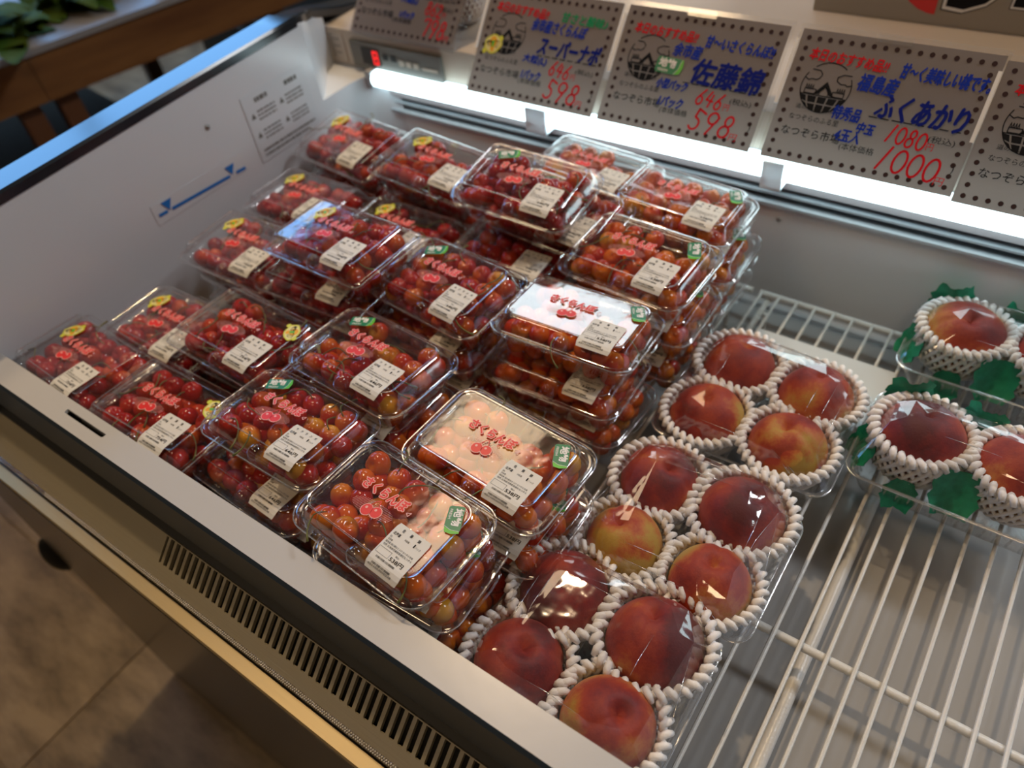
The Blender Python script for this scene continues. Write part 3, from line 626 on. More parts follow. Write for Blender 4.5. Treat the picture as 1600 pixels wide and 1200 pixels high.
# (name, centre, rotation, price, sticker, palette, where)
SHORT = {'A': 'front pack priced 538円 beside the peaches', 'B': 'gold-glare pack behind the front 538円 pack', 'C': 'front 646円 pack showing stems', 'D': 'second row pack with green sticker', 'G': '754円 pack near the rim slot', 'F': 'leftmost front pack', 'E': 'second row pack with yellow sticker', 'I': 'third row 646円 pack', 'S': 'white-glare pack beside the rear peaches', 'R': 'green-sticker pack beside the bare rack', 'J': 'yellow-sticker pack on the tall stack', 'O': 'highest tilted pack', 'Q': 'back right pack under the lamp', 'K': 'pack below the blue load line', 'H': 'shaded half-covered pack at the left', 'L': 'low pack left of the tall stack', 'L2': 'low pack behind the tall stack', 'M': 'back left corner pack', 'N': 'glaring pack beside the corner pack', 'P': 'pack behind the highest pack'}
TOP = [
 ('A', (-.328, .202, .130), (1.2, -1.0, -4.8), '538', ('g', 'r'), 'orange', 'clear cherry pack priced 538円 at the front rim next to the peaches', 1),
 ('B', (-.296, .307, .117), (.5, 1.4, -3.5), '538', ('g', 'r'), 'orange', 'clear cherry pack with gold glare, priced 538円, just behind the front 538円 pack', 1),
 ('C', (-.490, .233, .122), (-5, -.4, -.2), '646', ('g', 'l'), 'mixed', 'clear cherry pack priced 646円 with stems on show, nearest the front rim', 1),
 ('D', (-.471, .335, .131), (-3, -.4, -3.8), '646', ('g', 'l'), 'mixed', 'clear cherry pack priced 646円 in the middle of the stacks, second row', 1),
 ('G', (-.640, .188, .100), (-2, 0, 1), '754', ('y', 'r'), 'red', 'square cornered cherry pack priced 754円 half behind the rim near the slot', 1),
 ('F', (-.796, .188, .100), (-2, 0, -2), '754', ('y', 'l'), 'red', 'leftmost cherry pack at the front, against the end panel', 1),
 ('E', (-.628, .300, .122), (-1, 0, -1.4), '754', ('y', 'r'), 'red', 'square cornered cherry pack priced 754円 with yellow sticker on its right', 1),
 ('I', (-.466, .457, .141), (6, -2, -7), '646', ('g', 'l'), 'mixed', 'clear cherry pack priced 646円 with green sticker, third row, tilted to the front', 1),
 ('S', (-.317, .481, .130), (-7, 1.3, 3.8), '538', ('g', 'r'), 'orange', 'cherry pack with white glare over its lid, priced 538円, beside the rear peaches', 1),
 ('R', (-.306, .592, .139), (6.5, -1.8, -5), '538', ('g', 'r'), 'orange', 'cherry pack priced 538円 with green sticker, next to the bare rear rack', 1),
 ('J', (-.604, .440, .165), (1.4, -2, -2.8), '754', ('y', 'l'), 'red', 'cherry pack with yellow sticker on top of a tall stack in the middle left', 1),
 ('O', (-.462, .610, .178), (8, 2.5, 1.6), '646', ('g', 'l'), 'red', 'highest cherry pack, tilted to the front, with green sticker at its back left', 1),
 ('Q', (-.314, .711, .135), (-.7, 3, -.1), '538', ('g', 'r'), 'orange', 'cherry pack at the back right under the lamp with bright green sticker', 1),
 ('K', (-.760, .415, .118), (2.5, 0, .8), '754', ('y', 'l'), 'red', 'cherry pack below the blue load line, against the end panel', 1),
 ('H', (-.762, .283, .088), (0, 0, 1), '754', ('y', 'l'), 'red', 'shaded cherry pack behind the leftmost front pack, its label half covered', 0),
 ('L', (-.780, .537, .110), (0, 0, 0), '754', ('y', 'l'), 'red', 'low cherry pack left of the tall stack, in front of the back left pack', 0),
 ('L2', (-.616, .542, .105), (2, 0, 0), '754', ('y', 'l'), 'red', 'low cherry pack in the gap behind the tall middle left stack', 0),
 ('M', (-.785, .645, .140), (10, 0, -6), '754', ('y', 'l'), 'red', 'cherry pack in the back left corner below the notice sheet', 0),
 ('N', (-.625, .640, .146), (1, 5, 0), '754', ('y', 'l'), 'red', 'cherry pack with glaring lid and yellow sticker, right of the back left corner pack', 0),
 ('P', (-.440, .722, .140), (0, 2, -2), '646', None, 'orange', 'cherry pack behind the highest pack, right under the lamp', 0),
]
LOWER = {'A': [(-.322, .205, .084), (-.318, .205, .038)], 'B': [(-.291, .290, .072), (-.292, .300, .036)], 'C': [(-.503, .207, .076), (-.49, .212, .037)], 'D': [(-.468, .325, .086), (-.472, .325, .038)],
 'G': [(-.655, .202, .054)], 'F': [(-.796, .202, .054)], 'E': [(-.632, .315, .076), (-.636, .315, .037)], 'I': [(-.478, .447, .090), (-.47, .447, .040)],
 'S': [(-.322, .462, .082), (-.318, .47, .036)], 'R': [(-.300, .588, .090), (-.304, .583, .040)], 'J': [(-.622, .425, .118), (-.62, .43, .074), (-.62, .43, .037)],
 'O': [(-.430, .628, .140), (-.464, .578, .104), (-.464, .575, .040)], 'Q': [(-.302, .706, .088), (-.308, .706, .040)], 'K': [(-.765, .43, .072), (-.765, .43, .036)], 'H': [(-.775, .315, .041)],
 'L': [(-.79, .540, .062)], 'L2': [(-.616, .545, .058)], 'M': [(-.79, .660, .088), (-.79, .66, .040)], 'N': [(-.628, .66, .096), (-.628, .66, .040)], 'P': [(-.445, .722, .092), (-.44, .722, .040)]}
ORD = {2: ('second from the top', 'lowest'), 1: ('lowest',), 3: ('second from the top', 'third from the top', 'lowest')}
for i, (k, c, rot, price, st, pal, where, ind) in enumerate(TOP):
    WHERE[where] = SHORT[k]
    pack(c, rot, price, st, pal, where, i, True)
for i, (k, c, rot, price, st, pal, where, ind) in enumerate(TOP):
    lst = LOWER[k]
    for j, cc in enumerate(lst):
        rz = random.Random(i*7+j).uniform(-3, 3); dsc = 'cherry pack %s under the %s' % (ORD[len(lst)][j], SHORT[k])
        if k == 'O' and j == 0: rot2 = (10, 3, -2)
        else: rot2 = (rot[0]*.35, rot[1]*.4, rz)
        pack(cc, rot2, price, st if j == 0 else None, pal, dsc, i*3+j+2, False, plain=j > 0)
m = bpy.data.meshes.new('cherries'); VV = np.vstack(stuffV); FF = np.vstack(stuffF)
m.vertices.add(len(VV)); m.vertices.foreach_set('co', VV.astype(np.float32).ravel()); m.loops.add(FF.size); m.loops.foreach_set('vertex_index', FF.astype(np.int32).ravel())
m.polygons.add(len(FF)); m.polygons.foreach_set('loop_start', np.arange(0, FF.size, 4, dtype=np.int32)); m.polygons.foreach_set('use_smooth', np.ones(len(FF), dtype=bool))
m.update(calc_edges=True); m.materials.append(M['cherry']); set_col(m, np.vstack(stuffC))
o = ob('cherry_fill', m); tag(o, 'red and orange cherries filling the lower layers and the farther packs', 'cherries', kind='stuff')

# ================================================================= PEACHES
PR = .0385
def peach_mesh(k):
    V = []; F = []; nu, nv = 56, 36; rs = random.Random(k); a1 = rs.uniform(0, 6)
    for j in range(nv+1):
        th = PI*j/nv
        for i in range(nu):
            ph = 2*PI*i/nu; dp = min(ph, 2*PI-ph)
            r = PR*(1-.30*math.exp(-(th/.22)**2)-.055*math.exp(-(dp/.16)**2)*math.sin(th)**.7*(th < 2.4)+.015*math.cos(2*ph+a1)+.012*math.sin(3*th+k))
            V.append((r*math.sin(th)*math.cos(ph), r*math.sin(th)*math.sin(ph), r*math.cos(th)*.95))
        
    for j in range(nv):
        for i in range(nu): F.append((j*nu+i, (j+1)*nu+i, (j+1)*nu+(i+1) % nu, j*nu+(i+1) % nu))
    return me('peach', V, F, 'peach', True)
PME = [peach_mesh(k) for k in range(4)]
def net_mesh(top, flare, name, N=34):
    g = G(); tw = 2*PI/N*4.5; seg = 15
    for s_ in (1, -1):
        for k in range(N):
            pts = []; rad = []
            for i in range(seg+1):
                t = i/seg; lat = R(-70+(top+70)*t); rr_ = (PR+.0026)*math.cos(lat)+flare*max(0, t-.7)**1.5; z = (PR*.95+.002)*math.sin(lat); a = 2*PI*k/N+s_*tw*t
                off = .0006*s_; pts.append(((rr_+off)*math.cos(a), (rr_+off)*math.sin(a), z)); rad.append(.0012+.0012*t+(.0005 if t > .85 else 0))
            g.tube(pts, rad, 5)
    lat = R(top); zz = (PR*.95+.002)*math.sin(lat); r0 = (PR+.0026)*math.cos(lat)+flare*.3**1.5
    for k in range(N*1):   # plump folded loops along the mouth
        a = 2*PI*(k+.5)/N+tw; pts = [((r0+dr)*math.cos(a+da), (r0+dr)*math.sin(a+da), zz+dz) for da, dr, dz in ((-.085, -.0036, -.0035), (-.035, -.0026, .0016), (.03, .0020, .0026), (.085, .0052, -.0022))]
        g.tube(pts, [.0020, .0029, .0031, .0024], 7)
    return g.mesh(name, 'foam', True)
NETA = net_mesh(17, .035, 'foam_net_low', 32); NETB = net_mesh(24, .014, 'foam_net_high', 32)
PEACH = []
def tray(name_desc, cx, cy, W_, D_, h, zc, spots, descs, high=False, sheet=0):
    t = emp('fruit_tray', (cx, cy, .0025)); tag(t, name_desc, 'tray', 'wrapped peach trays')
    g = G(); shell(g, [(W_, D_, .018, h), (W_-.001, D_-.001, .018, h+.002), (W_-.006, D_-.006, .016, h+.002), (W_-.010, D_-.010, .015, h-.001), (W_-.014, D_-.014, .014, h-.006), (W_-.030, D_-.030, .012, .0035), (W_-.034, D_-.034, .012, .001), (W_-.06, D_-.06, .01, .0012)])
    ob('tray_shell', g.mesh('tray_shell', 'ftray', True, 45), t)
    g = G(); lp = [(x, y, h+.0022) for x, y in rr(W_, D_, .018)]; g.tube(lp+[lp[0], lp[1]], .0010, 6, cap=False)
    lp = [(x, y, h-.004) for x, y in rr(W_-.012, D_-.012, .015)]; g.tube(lp+[lp[0], lp[1]], .0006, 5, cap=False); ob('tray_lip', g.mesh('tray_lip', 'edge', True), t)
    g = G()      # pressed ribs down the tray sides
    for sx_ in (-1, 1):
        for k in range(10): y_ = (-.5+(k+.5)/10)*(D_-.05); g.tube([(sx_*(W_/2-.0075), y_, h-.008), (sx_*(W_/2-.0145), y_, .006)], .0011, 5)
    for sy_ in (-1, 1):
        for k in range(13): x_ = (-.5+(k+.5)/13)*(W_-.05); g.tube([(x_, sy_*(D_/2-.0075), h-.008), (x_, sy_*(D_/2-.0145), .006)], .0011, 5)
    o = ob('side_ribs', g.mesh('side_ribs', 'ftray', True), t); o['kind'] = 'stuff'
    # cling film stretched over the peaches: convex hull of rim and fruit tops
    bm = bmesh.new(); rs = random.Random(int(cx*1000+cy*100))
    for x, y in rr(W_-.002, D_-.002, .017): bm.verts.new((x, y, h+.003))
    for (x, y, z, s) in spots:
        for j in range(3):
            th = R(6+20*j)
            for i in range(6 if j else 2):
                a = 2*PI*i/(6 if j else 2)+rs.random()*.9; q = PR*s*1.06+.0015
                bm.verts.new((x-cx+q*math.sin(th)*math.cos(a), y-cy+q*math.sin(th)*math.sin(a), z-.0025+q*.96*math.cos(th)+rs.uniform(-.0008, .0008)))
    res = bmesh.ops.convex_hull(bm, input=bm.verts[:])
    kill = [f for f in bm.faces if f.normal.z < -.5]; bmesh.ops.delete(bm, geom=kill, context='FACES_ONLY')
    loose = [v_ for v_ in bm.verts if not v_.link_faces]; bmesh.ops.delete(bm, geom=loose, context='VERTS')
    fm = bpy.data.meshes.new('film'); bm.to_mesh(fm); bm.free(); fm.materials.append(M['film'])
    fm.update()
    bm = bmesh.new(); bm.from_mesh(fm); g = G(); cnt = 0
    for e_ in sorted(bm.edges, key=lambda q: -q.calc_length()):
        if len(e_.link_faces) == 2 and e_.calc_length() > .022 and R(7) < e_.calc_face_angle() < R(60) and cnt < 14 and rs.random() < .6:
            a_, b_ = [v_.co.copy() for v_ in e_.verts]; L_ = (b_-a_); c0 = rs.uniform(0, .3); c1 = rs.uniform(.6, 1); md = (a_+b_)/2+Vector((rs.uniform(-1, 1), rs.uniform(-1, 1), .3))*.0015
            g.tube([a_+L_*c0, md, a_+L_*c1], [.00008, .0004, .00008], 4); cnt += 1
    bm.free()
    if cnt: o = ob('film_fold', g.mesh('film_fold', 'edge', True), t); o['kind'] = 'stuff'
    ob('film', fm, t)
    for i, (x, y, z, s) in enumerate(spots):
        rs = random.Random(i*31+int(cy*100)); o = ob('peach', PME[(i+int(cy*10)) % 4]); o.location = (x, y, z); o.scale = (s, s, s)
        o.rotation_euler = (rs.uniform(-.35, .25), rs.uniform(-.3, .3), rs.uniform(0, 6.28)); tag(o, descs[i], 'peach', 'peaches in foam nets'); o.color = ({'dark': 1.14, 'yell': .62, 'dusk': 1.1, 'cora': .85, 'oran': .86, 'larg': 1.12}.get(descs[i][:4], .80 if 'yellow-green' in descs[i] else .98), 1, 1, 1)
        nn = ob('foam_net', NETB if high else NETA); nn.location = (x, y, z); nn.scale = (s, s, s); nn.rotation_euler = (0, 0, rs.uniform(0, 6)); tag(nn, 'foam net around the '+descs[i], 'foam net', 'foam nets around the peaches')
    return t
Z0 = .0425
tray('clear wrapped tray of four peaches at the front, cut by the rim', -.153, .2175, .184, .150, .034, Z0,
     [(-.197, .254, Z0+.004, 1), (-.110, .255, Z0+.004, 1.03), (-.196, .182, Z0, .99), (-.111, .180, Z0, .97)],
     ['dark red peach at the back left of the front tray', 'largest dark red peach, back right of the front tray', 'peach half hidden by the rim, front left of the front tray', 'orange-red peach at the front right of the front tray'])
tray('clear wrapped tray of four peaches in the middle of the peach row', -.138, .3645, .182, .146, .034, Z0,
     [(-.180, .402, Z0+.002, .99), (-.099, .404, Z0+.003, 1.02), (-.178, .327, Z0, .93), (-.095, .329, Z0, .94)],
     ['red peach at the back left of the middle tray', 'dusky red peach at the back right of the middle tray', 'yellow-orange peach at the front left of the middle tray', 'orange-red peach at the front right of the middle tray'])
tray('clear wrapped tray of four peaches at the back of the peach row', -.134, .541, .186, .154, .034, Z0,
     [(-.177, .583, Z0+.002, 1.0), (-.092, .578, Z0+.002, .98), (-.178, .503, Z0, .97), (-.093, .503, Z0, .99)],
     ['rose red peach at the back left of the rear tray', 'peach under white glare, back right of the rear tray', 'red peach at the front left of the rear tray', 'peach with a yellow-green side, front right of the rear tray'])
ZH = .047
t1 = tray('clear tray with green tissue and two large peaches, at the right edge', .055, .568, .190, .126, .036, ZH,
     [(.011, .570, ZH, 1.09), (.098, .570, ZH, 1.07)], ['dark velvety red peach in the near tray with green tissue', 'bright red peach at the right edge, near tray with green tissue'], True)
t2 = tray('clear tray with green tissue and two peaches against the back wall', .055, .732, .190, .126, .036, ZH,
     [(.011, .735, ZH, 1.09), (.098, .735, ZH, 1.07)], ['coral red peach in the far tray with green tissue', 'peach at the right edge in the far tray with green tissue'], True)
def leaf(x, y, z, rx, ry, rz, s, desc):
    g = G(); n = 9; v = []
    for j in range(n):
        for i in range(n):
            a, b = (i/(n-1)-.5), (j/(n-1)-.5); k = 1-.35*(abs(b)*2)**3+.10*math.sin(j*2.3+y*50)
            v.append((a*s*k, b*s*1.15, s*.35*(a*a*2+b*b)+.0022*math.sin(i*1.9+j*1.3)*math.cos(j*1.7+i*.6+x*90)))
    g.add(v, [(j*n+i, j*n+i+1, (j+1)*n+i+1, (j+1)*n+i) for j in range(n-1) for i in range(n-1)])
    nv = len(g.v); g.v += [(a, b, c-.0006) for a, b, c in g.v]; g.f += [tuple(q_+nv for q_ in reversed(q)) for q in g.f[:]]; g.m += g.m[:]
    o = ob('tissue_leaf', g.mesh('tissue_leaf', 'leafpaper', True)); o.location = (x, y, z); o.rotation_euler = (R(rx), R(ry), R(rz)); tag(o, desc, 'tissue paper', 'green tissue in the peach trays')
for ty, nm in ((.568, 'near'), (.732, 'far')):
    leaf(-.028, ty-.022, .042, 70, 0, -55, .036, 'green tissue leaf at the left front corner of the %s right tray' % nm)
    leaf(-.012, ty+.046, .056, -70, 0, 20, .042, 'green tissue leaf at the back left corner of the %s right tray' % nm)
    leaf(.054, ty-.036, .040, 62, 0, 8, .040, 'green tissue leaf between the peaches at the front of the %s right tray' % nm)
    leaf(.056, ty+.046, .052, -70, 0, -12, .040, 'green tissue leaf between the peaches at the back of the %s right tray' % nm)
    leaf(.012, ty-.046, .022, 75, 0, 10, .030, 'small green tissue scrap low under the left peach of the %s right tray' % nm)
g = G(); g.box(-.195, -.035, .600, .700, 0, .0006, rot=(0, 0, 0)); o = ob('paper_sheet', g.mesh('paper_sheet', 'sheet'), None, (0, 0, .0018)); tag(o, 'thin white sheet on the rack behind the rear peach tray', 'sheet')

# ================================================================= PRICE CARDS
CW, CH = .195, .1356; TA = math.atan2(.104, .087)
def dots(g, nx=17, ny=11):
    for i in range(nx):
        x = .0085+i*(CW-.017)/(nx-1); g.disc((x, CH-.0085, .0004), .0025, 12); g.disc((x, .0075, .0004), .0025, 12)
    for j in range(1, ny):
        y = .0075+j*(CH-.016)/ny; g.disc((.0085, y, .0004), .0025, 12); g.disc((CW-.0085, y, .0004), .0025, 12)
def emblem():
    g = G(); cx, cy, r = .043, .080, .0255; pen = .0010; z = .0005
    P = lambda a, k=1: (cx+r*k*math.cos(R(a)), cy+r*k*math.sin(R(a)))
    g.ribbon([P(a) for a in range(55, 131, 5)], pen, z)
    g.ribbon([P(a) for a in range(-18, 28, 5)], pen, z); g.ribbon([P(a) for a in range(150, 201, 5)], pen, z)
    cl = [(-.74, .66), (-.42, .64), (-.30, .50), (-.36, .34), (-.48, .26), (-.66, .28), (-.78, .22), (-.92, .30)]
    g.ribbon([(cx+a*r, cy+b*r) for a, b in cl], pen, z)
    cl = [(.86, .60), (.55, .60), (.34, .48), (.36, .32), (.55, .22), (.72, .24), (.80, .18), (.98, .24)]
    g.ribbon([(cx+a*r, cy+b*r) for a, b in cl], pen, z)
    roof = [(-.42, -.30), (.0, .25), (.42, -.30), (.24, -.30), (0, .0), (-.24, -.30)]
    g.poly([(cx+a*r, cy+b*r) for a, b in roof], z)
    g.ribbon([(cx-.18*r, cy-.34*r), (cx-.18*r, cy-.12*r), (cx, cy+.04*r), (cx+.18*r, cy-.12*r), (cx+.18*r, cy-.34*r)], pen*.8, z)
    for s_ in (-1, 1):
        g.ribbon([(cx+s_*.34*r, cy-.30*r), (cx+s_*.80*r, cy-.30*r), (cx+s_*.80*r, cy-.12*r), (cx+s_*.34*r, cy-.12*r)], pen, z, closed=True)
        for i in range(4): x = cx+s_*(.50+i*.09)*r; g.ribbon([(x-.03*r, cy-.11*r), (x, cy+.06*r), (x+.03*r, cy-.11*r)], pen*.7, z)
    g.ribbon([(cx-.94*r, cy-.34*r), (cx+.94*r, cy-.34*r)], pen, z)
    # field of dark plots inside the lower part of the circle
    def clip(x, y):
        q = math.hypot(x, y); return (x/q*1.0, y/q*1.0) if q > 1 else (x, y)
    rows = [(-.39, -.64), (-.70, -.98)]; off = (0, .0, .0)
    for ri, (ya, yb) in enumerate(rows):
        cols = 5
        for c_ in range(cols):
            xa, xb = -1.05+c_*.42+.035, -1.05+(c_+1)*.42-.035; fa, fb = 1-.14*ri, 1-.14*ri
            q = [clip(xa*fa*1.02, ya), clip(xb*fa*1.02, ya), clip(xb*(fa-.10), yb), clip(xa*(fa-.10), yb)]
            pts = [(cx+a*r, cy+b*r) for a, b in q]
            if abs((q[1][0]-q[0][0])) < .04 or (q[2][0]-q[3][0]) < .02: continue
            g.add([(a, b, z) for a, b in pts], [(3, 2, 1, 0)])
    g.ribbon([P(a) for a in range(200, 341, 5)], pen, z)
    return g.mesh('emblem', 'ink')
EMB = emblem()
g = G(); dots(g); DOTM = g.mesh('dot_border', 'inkdot')
g = G(); z = .0006
text(g, '道の駅おとふけ', .0195, .0555, .042, .0050, z=z); text(g, 'なつぞらのふる里', .0165, .0440, .052, .0058, z=z); text(g, 'なつぞら市場', .0135, .0270, .062, .0100, z=z, bold=.006)
text(g, '(本体価格', .0770, .0215, .0350, .0085, z=z, bold=0); text(g, ')', .1860, .0200, .0025, .0100, z=z); text(g, '(税込)', .1560, .0450, .0250, .0078, z=z)
for i in range(8): g.ribbon([(.0950+i*.0113, .0600), (.1025+i*.0113, .0600)], .0011, z)
PRT = g.mesh('printed_text', 'ink')
g = G(); g.add([(0, 0, 0), (CW, 0, 0), (CW, CH, 0), (0, CH, 0)], [(0, 1, 2, 3)]); CARD = g.mesh('card', 'paper')
g = G(); [text(g, '本日のおすすめ品!!', .0150+dx, .1060+dy, .080, .0125, z=.0008+dx*.02, rot=R(-2), shear=.1) for dx, dy in ((-.00035, 0), (.00035, 0), (0, .00035), (0, -.00035))]; REDHEAD = g
def card(loc, desc, red, blue, navy, green=None, sticker=None):
    t = emp('price_card', loc, (TA, 0, 0)); tag(t, desc, 'price card', 'price cards above the case')
    ob('card', CARD, t); ob('dot_border', DOTM, t); ob('emblem', EMB, t); ob('printed_text', PRT, t)
    rg = G(); rg.v = list(REDHEAD.v); rg.f = list(REDHEAD.f); rg.m = list(REDHEAD.m)
    (s1, x1, w1), (s2, x2, w2) = red
    digits(rg, s1, x1, .0395, w1, .0170, .0020, z=.0008, slope=-.10); text(rg, '円', x1+w1+.001, .0380, .0065, .0070, z=.0008)
    digits(rg, s2, x2, .0115, w2, .0235, .0024, z=.0008, slope=-.06); text(rg, '円', x2+w2-.002, .0075, .0085, .0080, z=.0008, bold=.0, shear=.1)
    ob('red_handwriting', rg.mesh('red_handwriting', 'red'), t)
    for nm, lst, mt, bd in (('blue_handwriting', blue, 'blue', .0005), ('navy_handwriting', navy, 'navy', .0009), ('green_handwriting', green or [], 'green', .00035)):
        if not lst: continue
        g = G()
        for (s, x, y, w_, h_) in lst:
            for q_, (dx, dy) in enumerate(((-bd, 0), (bd, 0), (0, bd), (0, -bd))): text(g, s, x+dx, y+dy, w_, h_, z=.001+q_*.00002, shear=.12, rot=R(-1.5))
        ob(nm, g.mesh(nm, mt), t)
    if sticker == 'g':
        o = ob('green_sticker', GST, t, (.0720, .0750, .0012), (0, 0, R(-2))); o.scale = (1.3, 1.3, 1)
    if sticker == 'y':
        o = ob('yellow_sticker', YST, t, (.0240, .0640, .0012), (0, 0, R(4))); o.scale = (1.1, 1.35, 1)
    # clear holder behind and around the card
    g = G(); g.box(-.004, CW+.003, -.004, CH+.006, -.0022, -.0012); g.box(.075, .110, CH-.004, CH+.004, .001, .0018); ob('holder', g.mesh('holder', 'holder'), t)
    g = G(); g.box(-.0045, -.0010, CH*.42, CH*.92, -.0010, .0010); ob('holder_edge', g.mesh('holder_edge', 'wh'), t)
    for ch in t.children:
        if ch.name.startswith(('red_hand', 'blue_hand', 'navy', 'green_hand', 'printed', 'dot_b', 'emblem')): ch['kind'] = 'stuff'
    return t
YT, ZT = .753, .198
card((-.900, .793, .229), 'price card at the far left above the control unit, marked 798円', (('862', .133, .030), ('798', .135, .042)), [('大粒(L)', .085, .050, .030, .011), ('1パック', .088, .030, .026, .010)], [('さくらんぼ', .1, .066, .08, .022)])
card((-.655, YT, ZT), 'price card with green writing and yellow sticker, marked 646円 and 598円', (('646', .118, .032), ('598', .120, .050)),
     [('余市産さくらんぼ', .075, .0890, .080, .0150), ('大粒(L)', .075, .0485, .036, .0115), ('1パック', .079, .0290, .028, .0120)], [('スーパーナポ', .093, .0620, .088, .0220)], [('甘さと酸味♪', .115, .1040, .066, .0120)], 'y')
card((-.452, YT, ZT), 'price card for 佐藤錦 cherries with green sticker, marked 646円', (('646', .116, .034), ('598', .118, .052)),
     [('余市産', .071, .0870, .034, .0150), ('甘〜いさくらんぼ!!', .106, .1010, .080, .0135), ('小型パック', .063, .0500, .038, .0110), ('1パック', .072, .0300, .030, .0120)], [('佐藤錦', .100, .0610, .082, .0280)], None, 'g')
card((-.2435, YT, ZT), 'price card for ふくあかり peaches, marked 1080円 and 1000円', (('1080', .116, .040), ('1000', .115, .062)),
     [('福島産', .072, .0830, .038, .0175), ('甘〜く美味しい桃です。', .108, .1010, .083, .0150), ('特秀品', .058, .0520, .028, .0135), ('中玉', .087, .0420, .017, .0110), ('4玉入', .068, .0310, .026, .0125)], [('ふくあかり', .098, .0600, .084, .0250)])
card((-.0470, YT-.002, ZT-.003), 'price card cut by the right edge of the picture', (('1080', .116, .040), ('1000', .115, .062)),
     [('甘〜く美味しい桃です。', .108, .1010, .083, .0150)], [('ふくあかり', .098, .0600, .084, .0250)])

# ================================================================= GOODS ON THE SHELF BEHIND
nb = emp('netted_fruit', (-.755, .885, .2265)); tag(nb, 'fruit wrapped in a pinkish foam net on the shelf behind the cards', 'fruit', None)
g = G(); g.dome((0, 0, .035), .036, .035, 20, 7); g.v = [(x, y, z) for x, y, z in g.v]; k0 = len(g.v)
g.add([(x, y, .070-z) for x, y, z in g.v[:k0]], [tuple(reversed(q)) for q in g.f[:]])
ob('fruit', g.mesh('wrapped_fruit', 'peach', True), nb)
o = ob('foam_net', NETB, nb, (0, 0, .037))
g = G(); shell(g, [(.110, .100, .012, .001), (.112, .102, .014, .02), (.108, .098, .014, .085), (.08, .07, .02, .092)]); ob('bag', g.mesh('clear_bag', 'film', True), nb, (0, 0, 0))
bx = emp('carton', (0, 1.083, .2265)); tag(bx, 'off-white carton with black and red lettering on the shelf behind the cards', 'box')
g = G(); g.box(-.307, .32, 0, .25, 0, .20); ob('carton_body', g.mesh('carton_body', 'cardboard'), bx)
g = G(); yy = -.0008
def fr(pts, dy, m): g.add([(x, dy, z) for x, z in pts], [tuple(range(len(pts)))], m)
fr([(-.158, .0125)]+[(-.158-.05*math.sin(R(a)), .0625-.050*math.cos(R(a))) for a in range(10, 100, 15)]+[(-.158, .0625)], yy, 0)
def letter(pts):
    cx_ = sum(p[0] for p in pts)/len(pts); cz_ = sum(p[1] for p in pts)/len(pts)
    for kx, kz, dy, m_ in ((1.10, 1.12, 0, 1), (1.05, 1.07, .0003, 2), (.93, .93, .0006, 1)): fr([(cx_+(x-cx_)*kx, cz_+(z-cz_)*kz) for x, z in pts], yy-dy, m_)
letter([(-.150, .022), (-.128, .020), (-.105, .030), (-.088, .048), (-.088, .09), (-.120, .09), (-.125, .05), (-.150, .040)])
letter([(-.078, .030), (-.040, .030), (-.036, .065), (-.076, .065)])
letter([(-.022, .016), (.055, .014), (.085, .03), (.09, .09), (-.018, .09)])
ob('printed_logo', g.mesh('printed_logo', ['pr_red', 'ink', 'wh']), bx)

# ================================================================= VEGETABLE TABLE AT THE UPPER LEFT
tb = emp('display_table', (-1.826, .647, ZF), (0, 0, R(-11.6))); tag(tb, 'pine display table with grey top holding vegetables, at the upper left', 'table')
TH = .10-ZF
g = G(); g.box(-.9, .006, -.75, 1.6, TH-.013, TH); ob('table_top', g.mesh('table_top', 'woodtop'), tb)
for a, b in ((-.75, .0465), (.0480, 1.6)):
    g = G(); g.box(-.02, 0, a, b, TH-.110, TH-.014); ob('apron_board', g.mesh('apron_board', 'wood'), tb)
for y in (-.60, -.02, .065, .62, 1.3):
    g = G(); g.box(-.075, -.022, y, y+.045, 0, TH-.03); ob('leg', g.mesh('leg', 'leg'), tb)
for y in (-.45, .5):
    g = G(); g.box(-.85, -.80, y, y+.045, 0, TH-.03); ob('leg', g.mesh('leg', 'leg'), tb)
T = Matrix.Translation((-1.826, .647, ZF))@Euler((0, 0, R(-11.6))).to_matrix().to_4x4()
def under(name, desc, cat, x, y, z, sx, sy, sz, mt, rz=0, rx=0):
    g = G(); h = .5; g.box(-sx/2, sx/2, -sy/2, sy/2, 0, sz)
    bm = bmesh.new(); m0 = g.mesh(name, mt); bm.from_mesh(m0); bmesh.ops.bevel(bm, geom=bm.edges[:], offset=min(sx, sy, sz)*.06, segments=2, affect='EDGES'); bm.to_mesh(m0); bm.free()
    o = ob(name, m0); o.matrix_world = T@Matrix.Translation((x, y, z))@Euler((R(rx), 0, R(rz))).to_matrix().to_4x4(); tag(o, desc, cat); return o
under('storage_box', 'dull grey box on the floor under the table front', 'box', -.62, .02, 0, .80, .52, .50, 'greybox', 4)
under('storage_box', 'grey brown box farther back under the display table', 'box', -.62, 1.02, 0, .85, .50, .52, 'greybox', -3)
under('wooden_crate', 'brown wooden crate standing on the floor by the table', 'crate', -.36, .50, 0, .36, .30, .42, 'wood', 10)
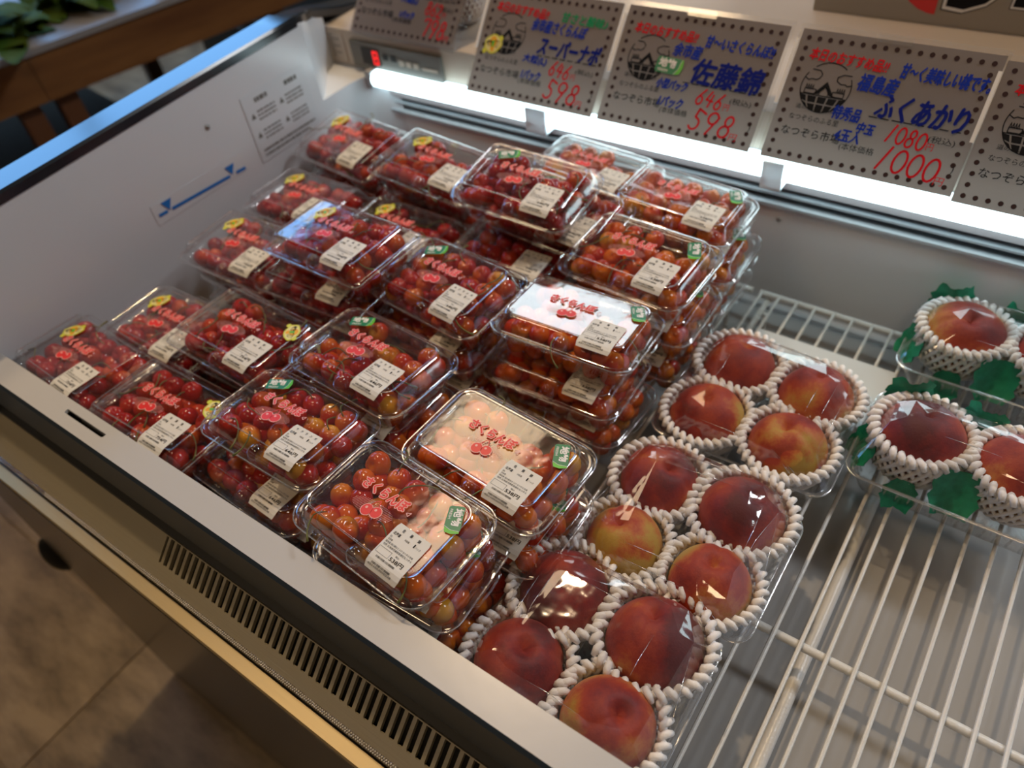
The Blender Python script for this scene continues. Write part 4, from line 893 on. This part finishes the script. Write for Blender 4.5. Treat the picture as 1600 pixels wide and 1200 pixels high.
bag = under('plastic_bag', 'pale blue plastic bag lying on the wooden crate under the table', 'bag', -.36, .50, .422, .26, .26, .07, 'skyblue', 20)
under('plastic_crate', 'dark plastic crate of produce on the table top', 'crate', -.40, .86, TH, .60, .40, .08, 'darkbox')
def greens(x, y, z, n, s, desc, seed):
    rs = random.Random(seed); g = G()
    for i in range(n):
        a = rs.uniform(0, 6.28); el = rs.uniform(.1, .9); L = s*rs.uniform(.6, 1.2); w_ = L*.16; d_ = Vector((math.cos(a)*math.cos(el), math.sin(a)*math.cos(el), math.sin(el))); sd = Vector((-math.sin(a), math.cos(a), 0))*w_
        b = Vector((rs.uniform(-s, s)*.5, rs.uniform(-s, s)*.6, 0)); pts = []
        for k in range(6):
            t = k/5; p = b+d_*L*t+Vector((0, 0, -L*.55*t*t)); ww = math.sin(PI*(.1+.85*t)); pts += [p-sd*ww+Vector((0, 0, .01)), p+sd*ww+Vector((0, 0, .01))]
        g.add([(p.x, p.y, max(p.z, .003)) for p in pts], [(2*k, 2*k+1, 2*k+3, 2*k+2) for k in range(5)])
    o = ob('leafy_vegetable', g.mesh('leafy_vegetable', 'veg', True)); o.matrix_world = T@Matrix.Translation((x, y, z)); tag(o, desc, 'vegetable')
greens(-.17, -.02, TH+.001, 70, .18, 'bunch of long green leaves nearest the table edge', 1)
greens(-.20, .22, TH+.001, 70, .15, 'yellow-green leafy bunch in the middle of the table', 2)
for i, (x, y) in enumerate(((-.10, .52), (-.20, .58), (-.14, .70), (-.07, .42))):
    g = G(); g.dome((0, 0, .03), .042, .035, 14, 5); k0 = len(g.v); g.add([(a, b, .06-c) for a, b, c in g.v[:k0]], [tuple(reversed(q)) for q in g.f[:]]); g.dome((0, 0, .06), .012, .02, 8, 3)
    o = ob('turnip', g.mesh('turnip', 'pale', True)); o.matrix_world = T@Matrix.Translation((x, y, TH)); tag(o, 'pale round turnip, %s from the leafy bunches' % ('second', 'third', 'farthest', 'nearest')[i], 'turnip')
bpy.data.objects.remove(_to)
